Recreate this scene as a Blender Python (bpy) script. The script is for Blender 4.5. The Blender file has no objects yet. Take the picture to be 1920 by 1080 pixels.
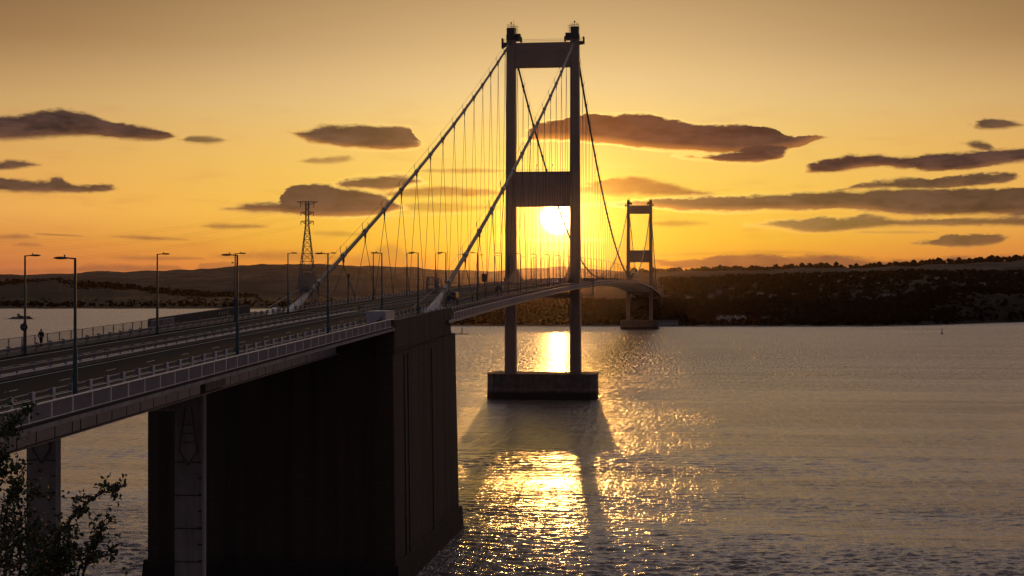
import bpy, bmesh, math, random
import numpy as np
from mathutils import Vector, Matrix, noise as mnoise
random.seed(7); np.random.seed(7)
R = math.radians
sc = bpy.context.scene
C = sc.collection

# ------------------------------------------------------------------ camera, sky, sun, exposure
EYE = 37.7                       # camera height above the water, metres
YAW = math.atan(336/2765)        # view direction turned left of the bridge axis (+Y)
SN, CS = math.sin(YAW), math.cos(YAW)
F = 2765.0
HOR = 548.0
cam_d = bpy.data.cameras.new('camera'); cam = bpy.data.objects.new('camera', cam_d); C.objects.link(cam)
cam_d.sensor_width = 36; cam_d.lens = F/1920*36
cam_d.clip_start = .1; cam_d.clip_end = 60000
cam.location = (0, 0, EYE)
cam.rotation_euler = (R(90)+math.atan(8/F), 0, YAW)
sc.camera = cam
sc.view_settings.view_transform = 'Standard'; sc.view_settings.look = 'None'
sc.view_settings.gamma = 1; sc.view_settings.use_curve_mapping = False
sc.view_settings.exposure = 0
sc.cycles.max_bounces = 6; sc.cycles.volume_bounces = 0; sc.cycles.diffuse_bounces = 2
sc.cycles.use_denoising = True
sc.cycles.sample_clamp_indirect = 6
sc.cycles.volume_max_steps = 64

def W(x, Z, z=None, y=None):
    """point seen at column x at depth Z; height z, or the height that shows at row y"""
    Xc = (x-960)/F*Z
    if z is None: z = EYE + (HOR-y)*Z/F
    return Vector((Xc*CS - Z*SN, Z*CS + Xc*SN, z))
def az_el(x, y):
    a = math.atan((x-960)/F); t = (HOR-y)/F*math.cos(a)
    return -YAW + a, math.atan(t)
def yat(x, L):
    """distance along the bridge of a line L metres sideways, at column x"""
    t = (x-960)/F
    Z = L/(t*CS - SN)
    return Z*CS + t*Z*SN

SUN_AZ, SUN_EL = az_el(1046, 408)
SUN_DIR = Vector((math.sin(SUN_AZ)*math.cos(SUN_EL), math.cos(SUN_AZ)*math.cos(SUN_EL), math.sin(SUN_EL)))

world = bpy.data.worlds.new('World'); sc.world = world; world.use_nodes = True
WN = world.node_tree; WN.nodes.clear()

class X:
    """small expression helper over shader nodes"""
    nt = None
    def __init__(s, sock): s.s = sock
    def _m(a, op, b=None, c=None, clamp=False):
        n = X.nt.nodes.new('ShaderNodeMath'); n.operation = op; n.use_clamp = clamp
        for i, v in enumerate((a, b, c)):
            if v is None: continue
            if isinstance(v, X): X.nt.links.new(v.s, n.inputs[i])
            else: n.inputs[i].default_value = v
        return X(n.outputs[0])
    def __add__(a, b): return a._m('ADD', b)
    def __radd__(a, b): return a._m('ADD', b)
    def __sub__(a, b): return a._m('SUBTRACT', b)
    def __rsub__(a, b): return X._m(b, 'SUBTRACT', a)
    def __mul__(a, b): return a._m('MULTIPLY', b)
    def __rmul__(a, b): return a._m('MULTIPLY', b)
    def __truediv__(a, b): return a._m('DIVIDE', b)
    def min(a, b): return a._m('MINIMUM', b)
    def max(a, b): return a._m('MAXIMUM', b)
    def sin(a): return a._m('SINE')
    def pow(a, b): return a._m('POWER', b)
    def exp(a): return a._m('EXPONENT')
    def clamp(a): return a._m('ADD', 0.0, clamp=True)
    def smooth(a, lo, hi, tl=0.0, th=1.0):
        n = X.nt.nodes.new('ShaderNodeMapRange'); n.interpolation_type = 'SMOOTHSTEP'
        X.nt.links.new(a.s, n.inputs[0])
        for i, v in enumerate((lo, hi, tl, th)): n.inputs[i+1].default_value = v
        return X(n.outputs[0])
def tnoise(vec, scale, detail=4, rough=.5, dist=0):
    n = X.nt.nodes.new('ShaderNodeTexNoise'); n.inputs['Scale'].default_value = scale
    n.inputs['Detail'].default_value = detail; n.inputs['Roughness'].default_value = rough
    n.inputs['Distortion'].default_value = dist
    if vec is not None: X.nt.links.new(vec, n.inputs['Vector'])
    return X(n.outputs['Fac'])
def mix(f, a, b):
    n = X.nt.nodes.new('ShaderNodeMix'); n.data_type = 'RGBA'
    if isinstance(f, X): X.nt.links.new(f.s, n.inputs[0])
    else: n.inputs[0].default_value = f
    for i, v in ((6, a), (7, b)):
        if isinstance(v, X): X.nt.links.new(v.s, n.inputs[i])
        else: n.inputs[i].default_value = (*v, 1)
    return X(n.outputs[2])
def ramp(f, pts, interp='EASE'):
    n = X.nt.nodes.new('ShaderNodeValToRGB'); cr = n.color_ramp; cr.interpolation = interp
    while len(cr.elements) < len(pts): cr.elements.new(.5)
    for e, (p, c) in zip(cr.elements, pts): e.position = p; e.color = (*c, 1)
    X.nt.links.new(f.s, n.inputs[0]); return X(n.outputs[0])
def srgb(*c):
    return tuple((v/255/12.92 if v/255 <= .04045 else ((v/255+.055)/1.055)**2.4) for v in c)

# every cloud: columns, upper and lower rows of its outline in the sky, opacity, edge softness, kind
CLOUDS = [
 ([-90,0,30,60,90,130,170,210,260,300,328],[226,218,215,209,205,207,214,229,235,243,254],[262,262,262,260,258,256,256,260,263,263,256],1,2.6,0),
 ([336,360,390,424],[261,256,255,262],[262,268,270,263],.85,3,0),
 ([-90,0,40,74],[300,302,302,309],[324,319,315,310],.95,2,0),
 ([-90,0,20,80,110,125,150,190,218],[334,333,335,337,332,340,347,345,353],[360,359,360,361,361,361,361,360,354],.95,2.2,0),
 ([541,570,610,680,740,765,778,792],[247,242,234,233,236,238,252,268],[249,262,272,280,282,281,279,270],.97,2.6,0),
 ([560,600,640,660],[302,297,291,298],[303,306,304,299],.6,2.5,1),
 ([618,680,730,775,795],[352,331,326,330,342],[353,356,358,347,343],.95,3,0),
 ([418,470,520,532,560,600,640,700,730,760],[391,381,377,354,346,345,350,360,372,390],[392,398,400,402,404,408,407,405,399,391],.97,2.8,0),
 ([725,790,850,900,965],[364,352,351,354,361],[365,369,368,367,365],.7,3,1),
 ([755,800,870,935],[388,380,381,388],[389,397,396,389],.45,3,1),
 ([790,840,900,950],[320,316,316,320],[321,324,324,321],.5,2,1),
 ([985,1000,1025,1060,1090,1150,1210,1250,1300,1350,1420,1450,1500,1530,1556],[262,240,226,221,216,212,213,222,230,233,235,241,257,253,256],[263,264,264,264,266,271,280,283,285,289,288,284,276,264,257],1,2.4,0),
 ([1265,1330,1380,1440,1480],[291,290,282,272,279],[292,302,306,303,285],1,2.4,0),
 ([1080,1130,1170,1210,1250,1290,1335],[354,340,332,334,342,354,364],[360,365,366,367,367,368,366],.8,3,1),
 ([1150,1260,1300,1400,1500,1600,1700,1780,1850,2000],[384,370,368,366,361,358,350,352,352,346],[386,393,397,397,395,393,404,405,404,404],.95,3,0),
 ([1570,1650,1700,1780,1860,1895,1908],[357,338,334,331,325,323,330],[358,354,356,353,346,340,332],.95,2.5,0),
 ([1512,1545,1600,1640,1700,1760,1820,1880,2000],[313,298,291,289,294,286,284,279,273],[319,326,318,313,317,321,317,308,296],1,2.5,0),
 ([1824,1850,1880,1922],[232,221,224,234],[233,243,241,235],.95,3,0),
 ([1810,1835,1866],[268,264,280],[269,281,283],.95,2.5,0),
 ([1405,1480,1530,1580,1640,1700,1800,2000],[421,411,408,409,404,412,408,404],[422,430,437,434,428,426,424,427],.85,3,0),
 ([1710,1760,1820,1892],[455,447,440,444],[456,462,463,445],.85,2,0),
 ([1230,1330,1350,1380,1440,1500,1580,1660,1740,1800,1870,2000],[489,484,477,475,480,478,480,487,488,483,480,476],[500,506,508,508,507,506,505,502,500,497,495,494],.85,3,1),
 ([1600,1650,1700,1756],[435,433,433,435],[436,438,438,436],.6,2,0),
 ([135,200,260,300,340],[509,497,499,497,503],[510,510,509,508,505],.5,2.5,1),
 ([370,400,430,470],[506,490,492,506],[507,507,507,507],.4,3,1),
 ([383,420,460,500],[424,419,421,425],[425,429,428,426],.6,2,1),
 ([210,250,290,350],[443,442,444,449],[444,447,450,450],.55,2,1),
 ([72,110,155],[438,439,442],[439,442,443],.7,1.6,0),
 ([-60,0,30,60],[441,441,440,445],[448,448,448,446],.55,3,1),
 ([32,50,74],[459,455,460],[460,462,461],.5,2.5,1),
 ([210,290,380],[482,480,484],[483,488,486],.45,2.5,1),
 ([400,480,540,600,650],[480,472,470,474,480],[482,487,490,490,484],.38,5,1),
 ([590,620,650,690],[436,433,434,439],[438,443,443,440],.35,3,1),
 ([640,700,730,760,800],[480,472,458,470,486],[500,505,506,506,500],.35,6,1),
 ([1225,1270,1320],[418,413,418],[420,424,420],.45,3,1),
 ([1240,1330,1400,1480,1560],[478,473,471,471,475],[480,478,477,477,476],.3,3,1),
 ([-80,60,160,240],[512,505,503,508],[515,514,513,511],.3,3,1),
 ([990,1040,1090,1140],[447,444,446,450],[450,455,454,451],.75,2,2),
 ([1000,1035,1075],[462,460,464],[464,470,466],.5,2.5,2),
 ([1085,1130,1165,1195],[384,378,379,386],[386,388,389,387],.7,2,2),
 ([1110,1160,1200],[312,309,311],[314,316,312],.45,2,2),
 ([930,1000,1060,1120,1180],[318,316,316,315,318],[320,322,322,320,319],.5,2,2),
 ([640,760,860,950],[408,402,398,400],[410,406,403,402],.4,3,2),
]
def build_world():
    X.nt = WN; nt = WN; N = nt.nodes.new
    tc = N('ShaderNodeTexCoord'); sep = N('ShaderNodeSeparateXYZ')
    nrm = N('ShaderNodeVectorMath'); nrm.operation = 'NORMALIZE'
    nt.links.new(tc.outputs['Generated'], nrm.inputs[0]); nt.links.new(nrm.outputs[0], sep.inputs[0])
    dx, dy, dz = (X(sep.outputs[i]) for i in range(3))
    az = X._m(dx, 'ARCTAN2', dy)
    el = dz._m('ARCSINE')
    K = 2765.0
    A = (az + YAW)*K              # angles in units of 1/2765 rad
    E = el*K
    comb = N('ShaderNodeCombineXYZ'); nt.links.new((A*.4).s, comb.inputs[0]); nt.links.new(E.s, comb.inputs[1])
    v = comb.outputs[0]
    n1 = tnoise(v, .045, 5, .62); n2 = tnoise(v, .13, 4, .6); n3 = tnoise(v, .012, 3, .5)
    comb2 = N('ShaderNodeCombineXYZ'); nt.links.new((A*.25).s, comb2.inputs[0]); nt.links.new((E*1.3).s, comb2.inputs[1])
    comb2.inputs[2].default_value = 7
    n4 = tnoise(comb2.outputs[0], .03, 5, .55)
    # angle from the sun, and a flattened version of it
    dot = N('ShaderNodeVectorMath'); dot.operation = 'DOT_PRODUCT'
    nt.links.new(nrm.outputs[0], dot.inputs[0]); dot.inputs[1].default_value = SUN_DIR
    ang = X(dot.outputs['Value'])._m('MINIMUM', 1.0)._m('ARCCOSINE')*K
    sA = (SUN_AZ+YAW)*K; sE = SUN_EL*K
    flat = (((A - sA)*.62).pow(2.0) + ((E - sE)*1.0).pow(2.0)).pow(.5)
    # clear-sky colour by elevation, far from the sun (position = elevation / 90 degrees, square-rooted)
    ef = (el.max(0.0)*(2/math.pi)).pow(.5)
    def p(y): return math.sqrt(max((HOR-y)/K, 0)*2/math.pi)
    base = ramp(ef, [(0, srgb(170,92,62)), (p(505), srgb(196,112,72)), (p(460), srgb(216,130,70)), (p(400), srgb(240,168,88)),
                     (p(320), srgb(228,166,90)), (p(200), srgb(200,158,100)), (p(90), srgb(151,111,68)), (p(0), srgb(132,95,58)),
                     (p(-500), srgb(242,218,204)), (p(-1000), srgb(244,224,216)), (.85, srgb(118,108,110)), (1, srgb(86,82,90))], 'LINEAR')
    near = ramp(ef, [(0, srgb(238,130,40)), (p(500), srgb(255,160,45)), (p(450), srgb(255,197,56)), (p(380), srgb(255,208,78)),
                     (p(280), srgb(254,212,112)), (p(160), srgb(250,214,152)), (p(0), srgb(240,202,146)), (.5, srgb(240,218,204)), (1, srgb(86,82,90))], 'LINEAR')
    w = ((flat*flat)*(-1/(2*330.0**2))).exp()
    col = mix((w*1.0).clamp(), base, near)
    # the half of the sky away from the sun is dimmer and bluer
    back = (ang/K).smooth(.25, 1.15)
    dusk = ramp(ef, [(0, srgb(84,74,84)), (.3, srgb(92,82,92)), (.6, srgb(84,82,94)), (1, srgb(66,70,86))])
    col = mix(back, col, dusk)
    # aureole
    g1 = (ang*(-1/32.0)).exp(); g2 = (ang*(-1/130.0)).exp()
    def addc(a, f, c):
        n = N('ShaderNodeMix'); n.data_type = 'RGBA'; n.blend_type = 'ADD'; n.clamp_factor = False; nt.links.new(a.s, n.inputs[6])
        n.inputs[7].default_value = (*c, 1); nt.links.new(f.s, n.inputs[0]); return X(n.outputs[2])
    glow = addc(col, g2*1.0, (.40, .28, .0))
    # clouds
    alpha = None; warm = None; bright = None; vertical = None
    def curve(fac, pts):
        n = N('ShaderNodeFloatCurve'); c = n.mapping.curves[0]; n.mapping.use_clip = False
        for i, (a, b) in enumerate(pts):
            if i < 2: c.points[i].location = (a, b)
            else: c.points.new(a, b)
        n.mapping.update(); nt.links.new(fac.s, n.inputs['Value']); return X(n.outputs[0])
    wob = (n1 - .5)*22.0 + (n2 - .5)*9.0
    At = A + (n1 - .5)*34.0
    for xs, tops, bots, op, soft, kind in CLOUDS:
        a = []; t = []; b = []
        for xx, yt, yb in zip(xs, tops, bots):
            aa, e1 = az_el(xx, yt); _, e2 = az_el(xx, yb)
            a.append((aa+YAW)*K); t.append(e1*K); b.append(e2*K)
        lo, hi = a[0], a[-1]; emin = min(b); er = max(t) - emin
        n = N('ShaderNodeMapRange'); nt.links.new(At.s, n.inputs[0]); n.inputs[1].default_value = lo; n.inputs[2].default_value = hi; n.clamp = True
        u = X(n.outputs[0])
        top = curve(u, [((i-lo)/(hi-lo), (q-emin)/er) for i, q in zip(a, t)])
        bot = curve(u, [((i-lo)/(hi-lo), (q-emin)/er) for i, q in zip(a, b)])
        En = E - emin
        d = (top*er - En + wob*min(1, er/22)).min(En - bot*er + wob*min(.55, er/40))
        side = ((At - lo).min(hi - At))*.35
        d = d.min(side)
        al = (d/(n3*2.6 - .45).max(.35)).smooth(-soft*1.9, soft*2.2, 0, op)
        if kind == 2: bright = al if bright is None else bright.max(al)
        elif kind == 1: warm = al if warm is None else warm.max(al)
        else:
            alpha = al if alpha is None else alpha.max(al)
            vv = ((En - bot*er)/(5 + er*.5)).clamp()*al
            vertical = vv if vertical is None else vertical.max(vv)
    # loose thin cloud elsewhere in the sky, and faint streaks in view
    streak = n4.smooth(.52, .75)*.16
    col = glow
    skyc = col
    col = mix(streak*(E.smooth(20, 90))*(1-E.smooth(250, 420)), col, srgb(196,112,62))
    near_w = (ang*(-1/150.0)).exp()
    dark = mix((n1*.45+n4*.55).smooth(.36, .64), srgb(46,36,37), srgb(84,62,56))
    dark = mix(((1-vertical)*.28*n1.smooth(.3, .65)).clamp(), dark, srgb(150,100,72))
    dark = mix((near_w*.8).clamp(), dark, srgb(190,100,40))
    edge_w = (ang*(-1/330.0)).exp()
    dark = mix(((1-vertical.smooth(.02, .40))*edge_w*1.3).clamp(), dark, srgb(238,150,64))
    warmc = mix((near_w*1.6).clamp(), srgb(124,80,60), srgb(214,126,40))
    col = mix((warm*(.75 + n1*.6)).clamp(), col, warmc)
    col = mix(alpha, col, dark)
    # thin bright rims where the sun catches a cloud's edge
    rim = (alpha*(1-alpha)*4.0)*((ang*(-1/260.0)).exp())*2.6
    col = addc(col, rim, (.5, .33, .08))
    col = mix((bright*n1.smooth(.35, .6)).clamp(), col, srgb(255,226,120))
    # overhead cloud cover outside the picture continues as broad soft patches
    high = (E.smooth(900, 1500))*tnoise(nrm.outputs[0], 3.5, 5, .55).smooth(.45, .7)*.5
    col = mix(high, col, srgb(140,126,128))
    # the sun itself
    col = addc(col, g1*3.4, (1.3, .80, .16))
    disc = (36.0 - ang).smooth(0, 18)
    col = addc(col, (ang*(-1/14.0)).exp()*5.0, (1, .85, .55))
    col = addc(col, disc*8.0, (1, .82, .5))
    bg = N('ShaderNodeBackground'); nt.links.new(col.s, bg.inputs[0]); bg.inputs[1].default_value = 1.0
    sky = N('ShaderNodeTexSky'); sky.sky_type = 'NISHITA'; sky.sun_disc = False
    sky.sun_elevation = SUN_EL; sky.sun_rotation = SUN_AZ; sky.air_density = 1.6; sky.dust_density = 3
    bg2 = N('ShaderNodeBackground'); nt.links.new(sky.outputs[0], bg2.inputs[0]); bg2.inputs[1].default_value = .05
    mx = N('ShaderNodeMixShader'); mx.inputs[0].default_value = .03
    nt.links.new(bg.outputs[0], mx.inputs[1]); nt.links.new(bg2.outputs[0], mx.inputs[2])
    out = N('ShaderNodeOutputWorld'); nt.links.new(mx.outputs[0], out.inputs[0])
build_world()
world.cycles.sampling_method = 'MANUAL'; world.cycles.sample_map_resolution = 512

sun_d = bpy.data.lights.new('sun', 'SUN'); sun_d.energy = .42; sun_d.angle = R(.5); sun_d.color = (1, .46, .11)
sun = bpy.data.objects.new('sun', sun_d); C.objects.link(sun)
sun.rotation_euler = (-SUN_DIR).to_track_quat('-Z', 'Y').to_euler()

# ------------------------------------------------------------------ mesh helpers
class MB:
    def __init__(s): s.v = []; s.f = []
    def add(s, vs, fs):
        n = len(s.v); s.v.extend([tuple(p) for p in vs]); s.f.extend([tuple(i+n for i in f) for f in fs]); return s
    def box(s, x0, x1, y0, y1, z0, z1):
        return s.hexa([(x0,y0,z0),(x1,y0,z0),(x1,y1,z0),(x0,y1,z0),(x0,y0,z1),(x1,y0,z1),(x1,y1,z1),(x0,y1,z1)])
    def hexa(s, v):
        return s.add(v, [(3,2,1,0),(4,5,6,7),(0,1,5,4),(1,2,6,5),(2,3,7,6),(3,0,4,7)])
    def bar(s, p, q, r, n=4, r2=None, caps=True):
        p = Vector(p); q = Vector(q); d = q-p
        if d.length < 1e-6: return s
        d.normalize(); a = d.orthogonal() if abs(d.z) > .99 else d.cross(Vector((0,0,1))); a.normalize(); b = d.cross(a)
        r2 = r if r2 is None else r2; vs = []
        for P, rr in ((p, r), (q, r2)):
            for i in range(n):
                t = 2*math.pi*(i+.5)/n; vs.append(P + a*math.cos(t)*rr + b*math.sin(t)*rr)
        fs = [(i, (i+1) % n, n+(i+1) % n, n+i) for i in range(n)]
        if caps: fs += [tuple(range(n))[::-1], tuple(range(n, 2*n))]
        return s.add(vs, fs)
    def path(s, pts, r, n=6):
        for a, b in zip(pts[:-1], pts[1:]):
            s.bar(a, b, r[0] if isinstance(r, tuple) else r, n)
        return s
    def ball(s, c, r, nu=8, nv=5, sz=1):
        vs = [(c[0], c[1], c[2]-r*sz)]
        for j in range(1, nv):
            t = math.pi*j/nv
            for i in range(nu):
                a = 2*math.pi*i/nu; vs.append((c[0]+r*math.sin(t)*math.cos(a), c[1]+r*math.sin(t)*math.sin(a), c[2]-r*sz*math.cos(t)))
        vs.append((c[0], c[1], c[2]+r*sz)); fs = []
        for i in range(nu): fs.append((0, 1+(i+1) % nu, 1+i))
        for j in range(nv-2):
            for i in range(nu):
                a = 1+j*nu; fs.append((a+i, a+(i+1) % nu, a+nu+(i+1) % nu, a+nu+i))
        a = 1+(nv-2)*nu
        for i in range(nu): fs.append((a+i, a+(i+1) % nu, len(vs)-1))
        return s.add(vs, fs)
    def sweep(s, sections):
        """closed polygon sections of equal size, joined one after another and capped"""
        n = len(sections[0]); vs = [p for q in sections for p in q]; fs = []
        for k in range(len(sections)-1):
            for i in range(n):
                fs.append((k*n+i, k*n+(i+1) % n, (k+1)*n+(i+1) % n, (k+1)*n+i))
        fs += [tuple(range(n))[::-1], tuple(range((len(sections)-1)*n, len(sections)*n))]
        return s.add(vs, fs)
    def mesh(s, name, fix=True):
        me = bpy.data.meshes.new(name); me.from_pydata(s.v, [], s.f); me.update()
        if fix:
            bm = bmesh.new(); bm.from_mesh(me); bmesh.ops.recalc_face_normals(bm, faces=bm.faces); bm.to_mesh(me); bm.free()
        return me
    def build(s, name, mat, parent=None, smooth=False, bevel=0, loc=None, fix=True):
        me = s.mesh(name, fix); me.materials.append(mat)
        if smooth:
            me.polygons.foreach_set('use_smooth', [True]*len(me.polygons))
        o = bpy.data.objects.new(name, me); C.objects.link(o)
        if loc is not None: o.location = loc
        if parent is not None: o.parent = parent
        if bevel:
            m = o.modifiers.new('bevel', 'BEVEL'); m.width = bevel; m.segments = 2
        return o
def tag(o, label=None, cat=None, group=None, kind=None):
    if label: o['label'] = label
    if cat: o['category'] = cat
    if group: o['group'] = group
    if kind: o['kind'] = kind
    return o
def thing(name, label, cat, loc=(0,0,0), group=None, rz=0):
    o = bpy.data.objects.new(name, None); C.objects.link(o); o.location = loc; o.rotation_euler = (0,0,rz)
    o.empty_display_size = .5
    return tag(o, label, cat, group)
def place(mesh, name, parent, loc, rot=None, scale=None):
    o = bpy.data.objects.new(name, mesh); C.objects.link(o); o.parent = parent; o.location = loc
    if rot: o.rotation_euler = rot
    if scale: o.scale = scale
    return o
def kids(o): return [c for c in C.objects if c.parent == o]
def dup(root, loc, label=None, cat=None, group=None, rz=None, tree=None):
    tree = tree or snapshot(root)
    def rec(node, parent):
        o, ch = node; c = o.copy(); C.objects.link(c); c.parent = parent
        for k in ch: rec(k, c)
        return c
    r = rec(tree, None); r.location = loc
    if rz is not None: r.rotation_euler = (0,0,rz)
    return tag(r, label, cat, group)
def snapshot(o): return (o, [snapshot(c) for c in kids(o)])
ORD = ['first','second','third','fourth','fifth','sixth','seventh','eighth','ninth','tenth','eleventh','twelfth','thirteenth','fourteenth','fifteenth','sixteenth','seventeenth','eighteenth','nineteenth','twentieth']
def ordinal(n):
    if n < 20: return ORD[n]
    t, u = divmod(n+1, 10); tens = {2:'twenty',3:'thirty',4:'forty',5:'fifty'}[t]
    return (tens+'-'+ORD[u-1]) if u else {2:'twentieth',3:'thirtieth',4:'fortieth',5:'fiftieth'}[t]

# ------------------------------------------------------------------ materials
def mat(name, col, rough=.7, metal=0, var=.25, scale=1.0, bump=.0, streak=0, spec=.5, dirt=None, coord='Object'):
    m = bpy.data.materials.new(name); m.use_nodes = True; nt = m.node_tree; X.nt = nt
    b = nt.nodes['Principled BSDF']; tc = nt.nodes.new('ShaderNodeTexCoord')
    geo = nt.nodes.new('ShaderNodeNewGeometry'); pos = geo.outputs['Position']
    f = tnoise(pos, scale, 6, .6); f2 = tnoise(pos, scale*7, 4, .6)
    fac = (f*.7+f2*.3).smooth(.3, .7)
    c0 = tuple(v*(1-var) for v in col); c1 = tuple(min(1, v*(1+var)) for v in col)
    c = mix(fac, c0, c1)
    if streak:
        mp = nt.nodes.new('ShaderNodeMapping'); mp.inputs['Scale'].default_value = (1, 1, .06); nt.links.new(pos, mp.inputs[0])
        s = tnoise(mp.outputs[0], scale*3, 5, .6).smooth(.45, .72)
        c = mix(s*streak, c, dirt or tuple(v*.35 for v in col))
    nt.links.new(c.s, b.inputs['Base Color'])
    b.inputs['Roughness'].default_value = rough; b.inputs['Metallic'].default_value = metal
    b.inputs['Specular IOR Level'].default_value = spec
    if bump:
        bp = nt.nodes.new('ShaderNodeBump'); bp.inputs['Strength'].default_value = .6; bp.inputs['Distance'].default_value = bump
        nt.links.new(f2.s, bp.inputs['Height']); nt.links.new(bp.outputs[0], b.inputs['Normal'])
    return m
M = {}
M['concrete'] = mat('weathered_concrete', (.33,.30,.285), .85, var=.22, scale=.6, bump=.02, streak=.55)
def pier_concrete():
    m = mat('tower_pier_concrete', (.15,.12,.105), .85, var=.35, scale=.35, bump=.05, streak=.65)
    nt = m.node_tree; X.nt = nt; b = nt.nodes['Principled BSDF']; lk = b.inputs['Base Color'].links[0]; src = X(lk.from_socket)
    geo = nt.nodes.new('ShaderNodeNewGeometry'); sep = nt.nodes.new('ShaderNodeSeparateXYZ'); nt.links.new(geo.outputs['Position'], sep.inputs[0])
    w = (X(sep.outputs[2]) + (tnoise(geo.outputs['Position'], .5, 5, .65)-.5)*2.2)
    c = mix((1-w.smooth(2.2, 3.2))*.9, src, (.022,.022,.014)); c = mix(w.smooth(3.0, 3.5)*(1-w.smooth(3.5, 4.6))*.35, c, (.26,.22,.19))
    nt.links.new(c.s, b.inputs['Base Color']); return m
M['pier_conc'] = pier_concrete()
M['girder'] = mat('grey_girder_paint', (.36,.33,.33), .55, var=.12, scale=.5, streak=.25)
M['web'] = mat('weathered_web_paint', (.50,.485,.50), .55, var=.12, scale=.5, streak=.1)
M['tower'] = mat('tower_steel_paint', (.31,.225,.175), .55, var=.1, scale=.15, streak=.07)
M['rail'] = mat('galvanised_rail', (.80,.77,.77), .45, metal=.05, var=.15, scale=2)
M['rail_dark'] = mat('dull_galvanised_rail', (.22,.21,.21), .5, metal=.3, var=.2, scale=2)
M['cable'] = mat('wrapped_cable_paint', (.065,.055,.05), .5, spec=.3, var=.1, scale=1)
M['hanger'] = mat('hanger_wire', (.04,.035,.035), .6, metal=.0, var=.1, scale=1)
M['lamp'] = mat('teal_grey_lamp_paint', (.028,.080,.098), .4, var=.15, scale=1)
M['lantern'] = mat('dark_lantern_casing', (.035,.035,.04), .45, var=.1)
M['asphalt'] = mat('asphalt', (.009,.0088,.0092), .9, spec=.06, var=.3, scale=.5, bump=.006)
M['footway'] = mat('footway_surface', (.05,.045,.042), .88, spec=.15, var=.25, scale=.7, bump=.006)
M['paint_white'] = mat('road_paint', (.55,.54,.50), .6, var=.25, scale=1.5)
M['white'] = mat('off_white_paint', (.62,.61,.60), .5, var=.08, scale=1, streak=.25)
M['lightgrey'] = mat('light_grey_steel', (.45,.44,.45), .5, var=.1, scale=.8, streak=.2)
M['dark_wall'] = mat('dark_parapet_concrete', (.07,.06,.055), .85, var=.25, scale=.6, bump=.01, streak=.5)
M['pylon'] = mat('lattice_steel', (.16,.15,.145), .6, metal=.2, var=.1)
M['black'] = mat('black_rubber', (.02,.02,.02), .7, var=.1)
M['glass'] = mat('dark_glass', (.02,.022,.025), .08, var=.05)
M['sign_back'] = mat('sign_back_grey', (.035,.04,.045), .5, var=.1)
M['car_white'] = mat('white_car_paint', (.75,.74,.72), .25, var=.03)
M['car_dark'] = mat('dark_car_paint', (.03,.035,.05), .25, var=.05)
M['car_silver'] = mat('silver_car_paint', (.42,.42,.43), .28, metal=.4, var=.03)
M['bark'] = mat('hawthorn_bark', (.05,.037,.028), .85, var=.3, scale=30, bump=.002)
M['leaf'] = mat('hawthorn_leaf', (.075,.085,.032), .6, var=.6, scale=14)
M['berry'] = mat('orange_berry', (.55,.16,.04), .4, var=.2, scale=30)
M['rock'] = mat('dark_tidal_rock', (.05,.042,.036), .85, var=.4, scale=.2, bump=.2)
M['wood'] = mat('woodland_canopy', (.006,.006,.0045), .98, spec=.0, var=.45, scale=.06)
M['roof'] = mat('slate_roof', (.07,.06,.06), .7, var=.2)
M['render'] = mat('pale_house_render', (.40,.38,.37), .8, var=.1)
M['house'] = mat('dull_house_render', (.20,.185,.175), .85, var=.25, scale=.05)
M['cloth'] = mat('dark_jacket_cloth', (.02,.02,.024), .9, var=.2, scale=20)
M['trouser'] = mat('dark_trousers_cloth', (.028,.03,.038), .9, var=.2, scale=20)
M['skin'] = mat('skin', (.36,.22,.16), .6, var=.05, scale=30)
M['hair'] = mat('dark_hair', (.02,.015,.012), .8, var=.1)
M['mesh'] = mat('weathered_mesh_wire', (.27,.25,.26), .6, metal=.15, var=.15, scale=1)
M['sidewall'] = mat('pale_deck_edge_plate', (.30,.27,.26), .4, var=.15, scale=.6, streak=.35)
M['mud'] = mat('tidal_mudflat', (.13,.11,.10), .45, var=.2, scale=.01)
M['graffiti'] = mat('black_spray_paint', (.02,.02,.022), .5, var=.1)
def terrain_mat(name, c0, c1, fs):
    m = bpy.data.materials.new(name); m.use_nodes = True; nt = m.node_tree; X.nt = nt
    b = nt.nodes['Principled BSDF']; geo = nt.nodes.new('ShaderNodeNewGeometry'); pos = geo.outputs['Position']
    vo = nt.nodes.new('ShaderNodeTexVoronoi'); vo.inputs['Scale'].default_value = fs; nt.links.new(pos, vo.inputs['Vector'])
    sp = nt.nodes.new('ShaderNodeSeparateColor'); nt.links.new(vo.outputs['Color'], sp.inputs[0])
    fld = X(sp.outputs[0]); wd = tnoise(pos, fs*.9, 5, .6).smooth(.46, .56)
    c = mix(fld, c0, c1); c = mix(wd, c, tuple(v*.45 for v in c0))
    f2 = tnoise(pos, fs*14, 5, .65); c = mix(f2.smooth(.35, .7)*.5, c, tuple(v*.5 for v in c0))
    nt.links.new(c.s, b.inputs['Base Color']); b.inputs['Roughness'].default_value = .95; b.inputs['Specular IOR Level'].default_value = .1
    return m
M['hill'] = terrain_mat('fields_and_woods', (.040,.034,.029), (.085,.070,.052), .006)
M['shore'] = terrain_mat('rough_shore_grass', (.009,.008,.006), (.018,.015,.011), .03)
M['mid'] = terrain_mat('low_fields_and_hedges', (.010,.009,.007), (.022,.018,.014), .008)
M['cliff'] = mat('clifftop_turf', (.05,.05,.025), .95, var=.4, scale=1.2, bump=.03)

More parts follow.
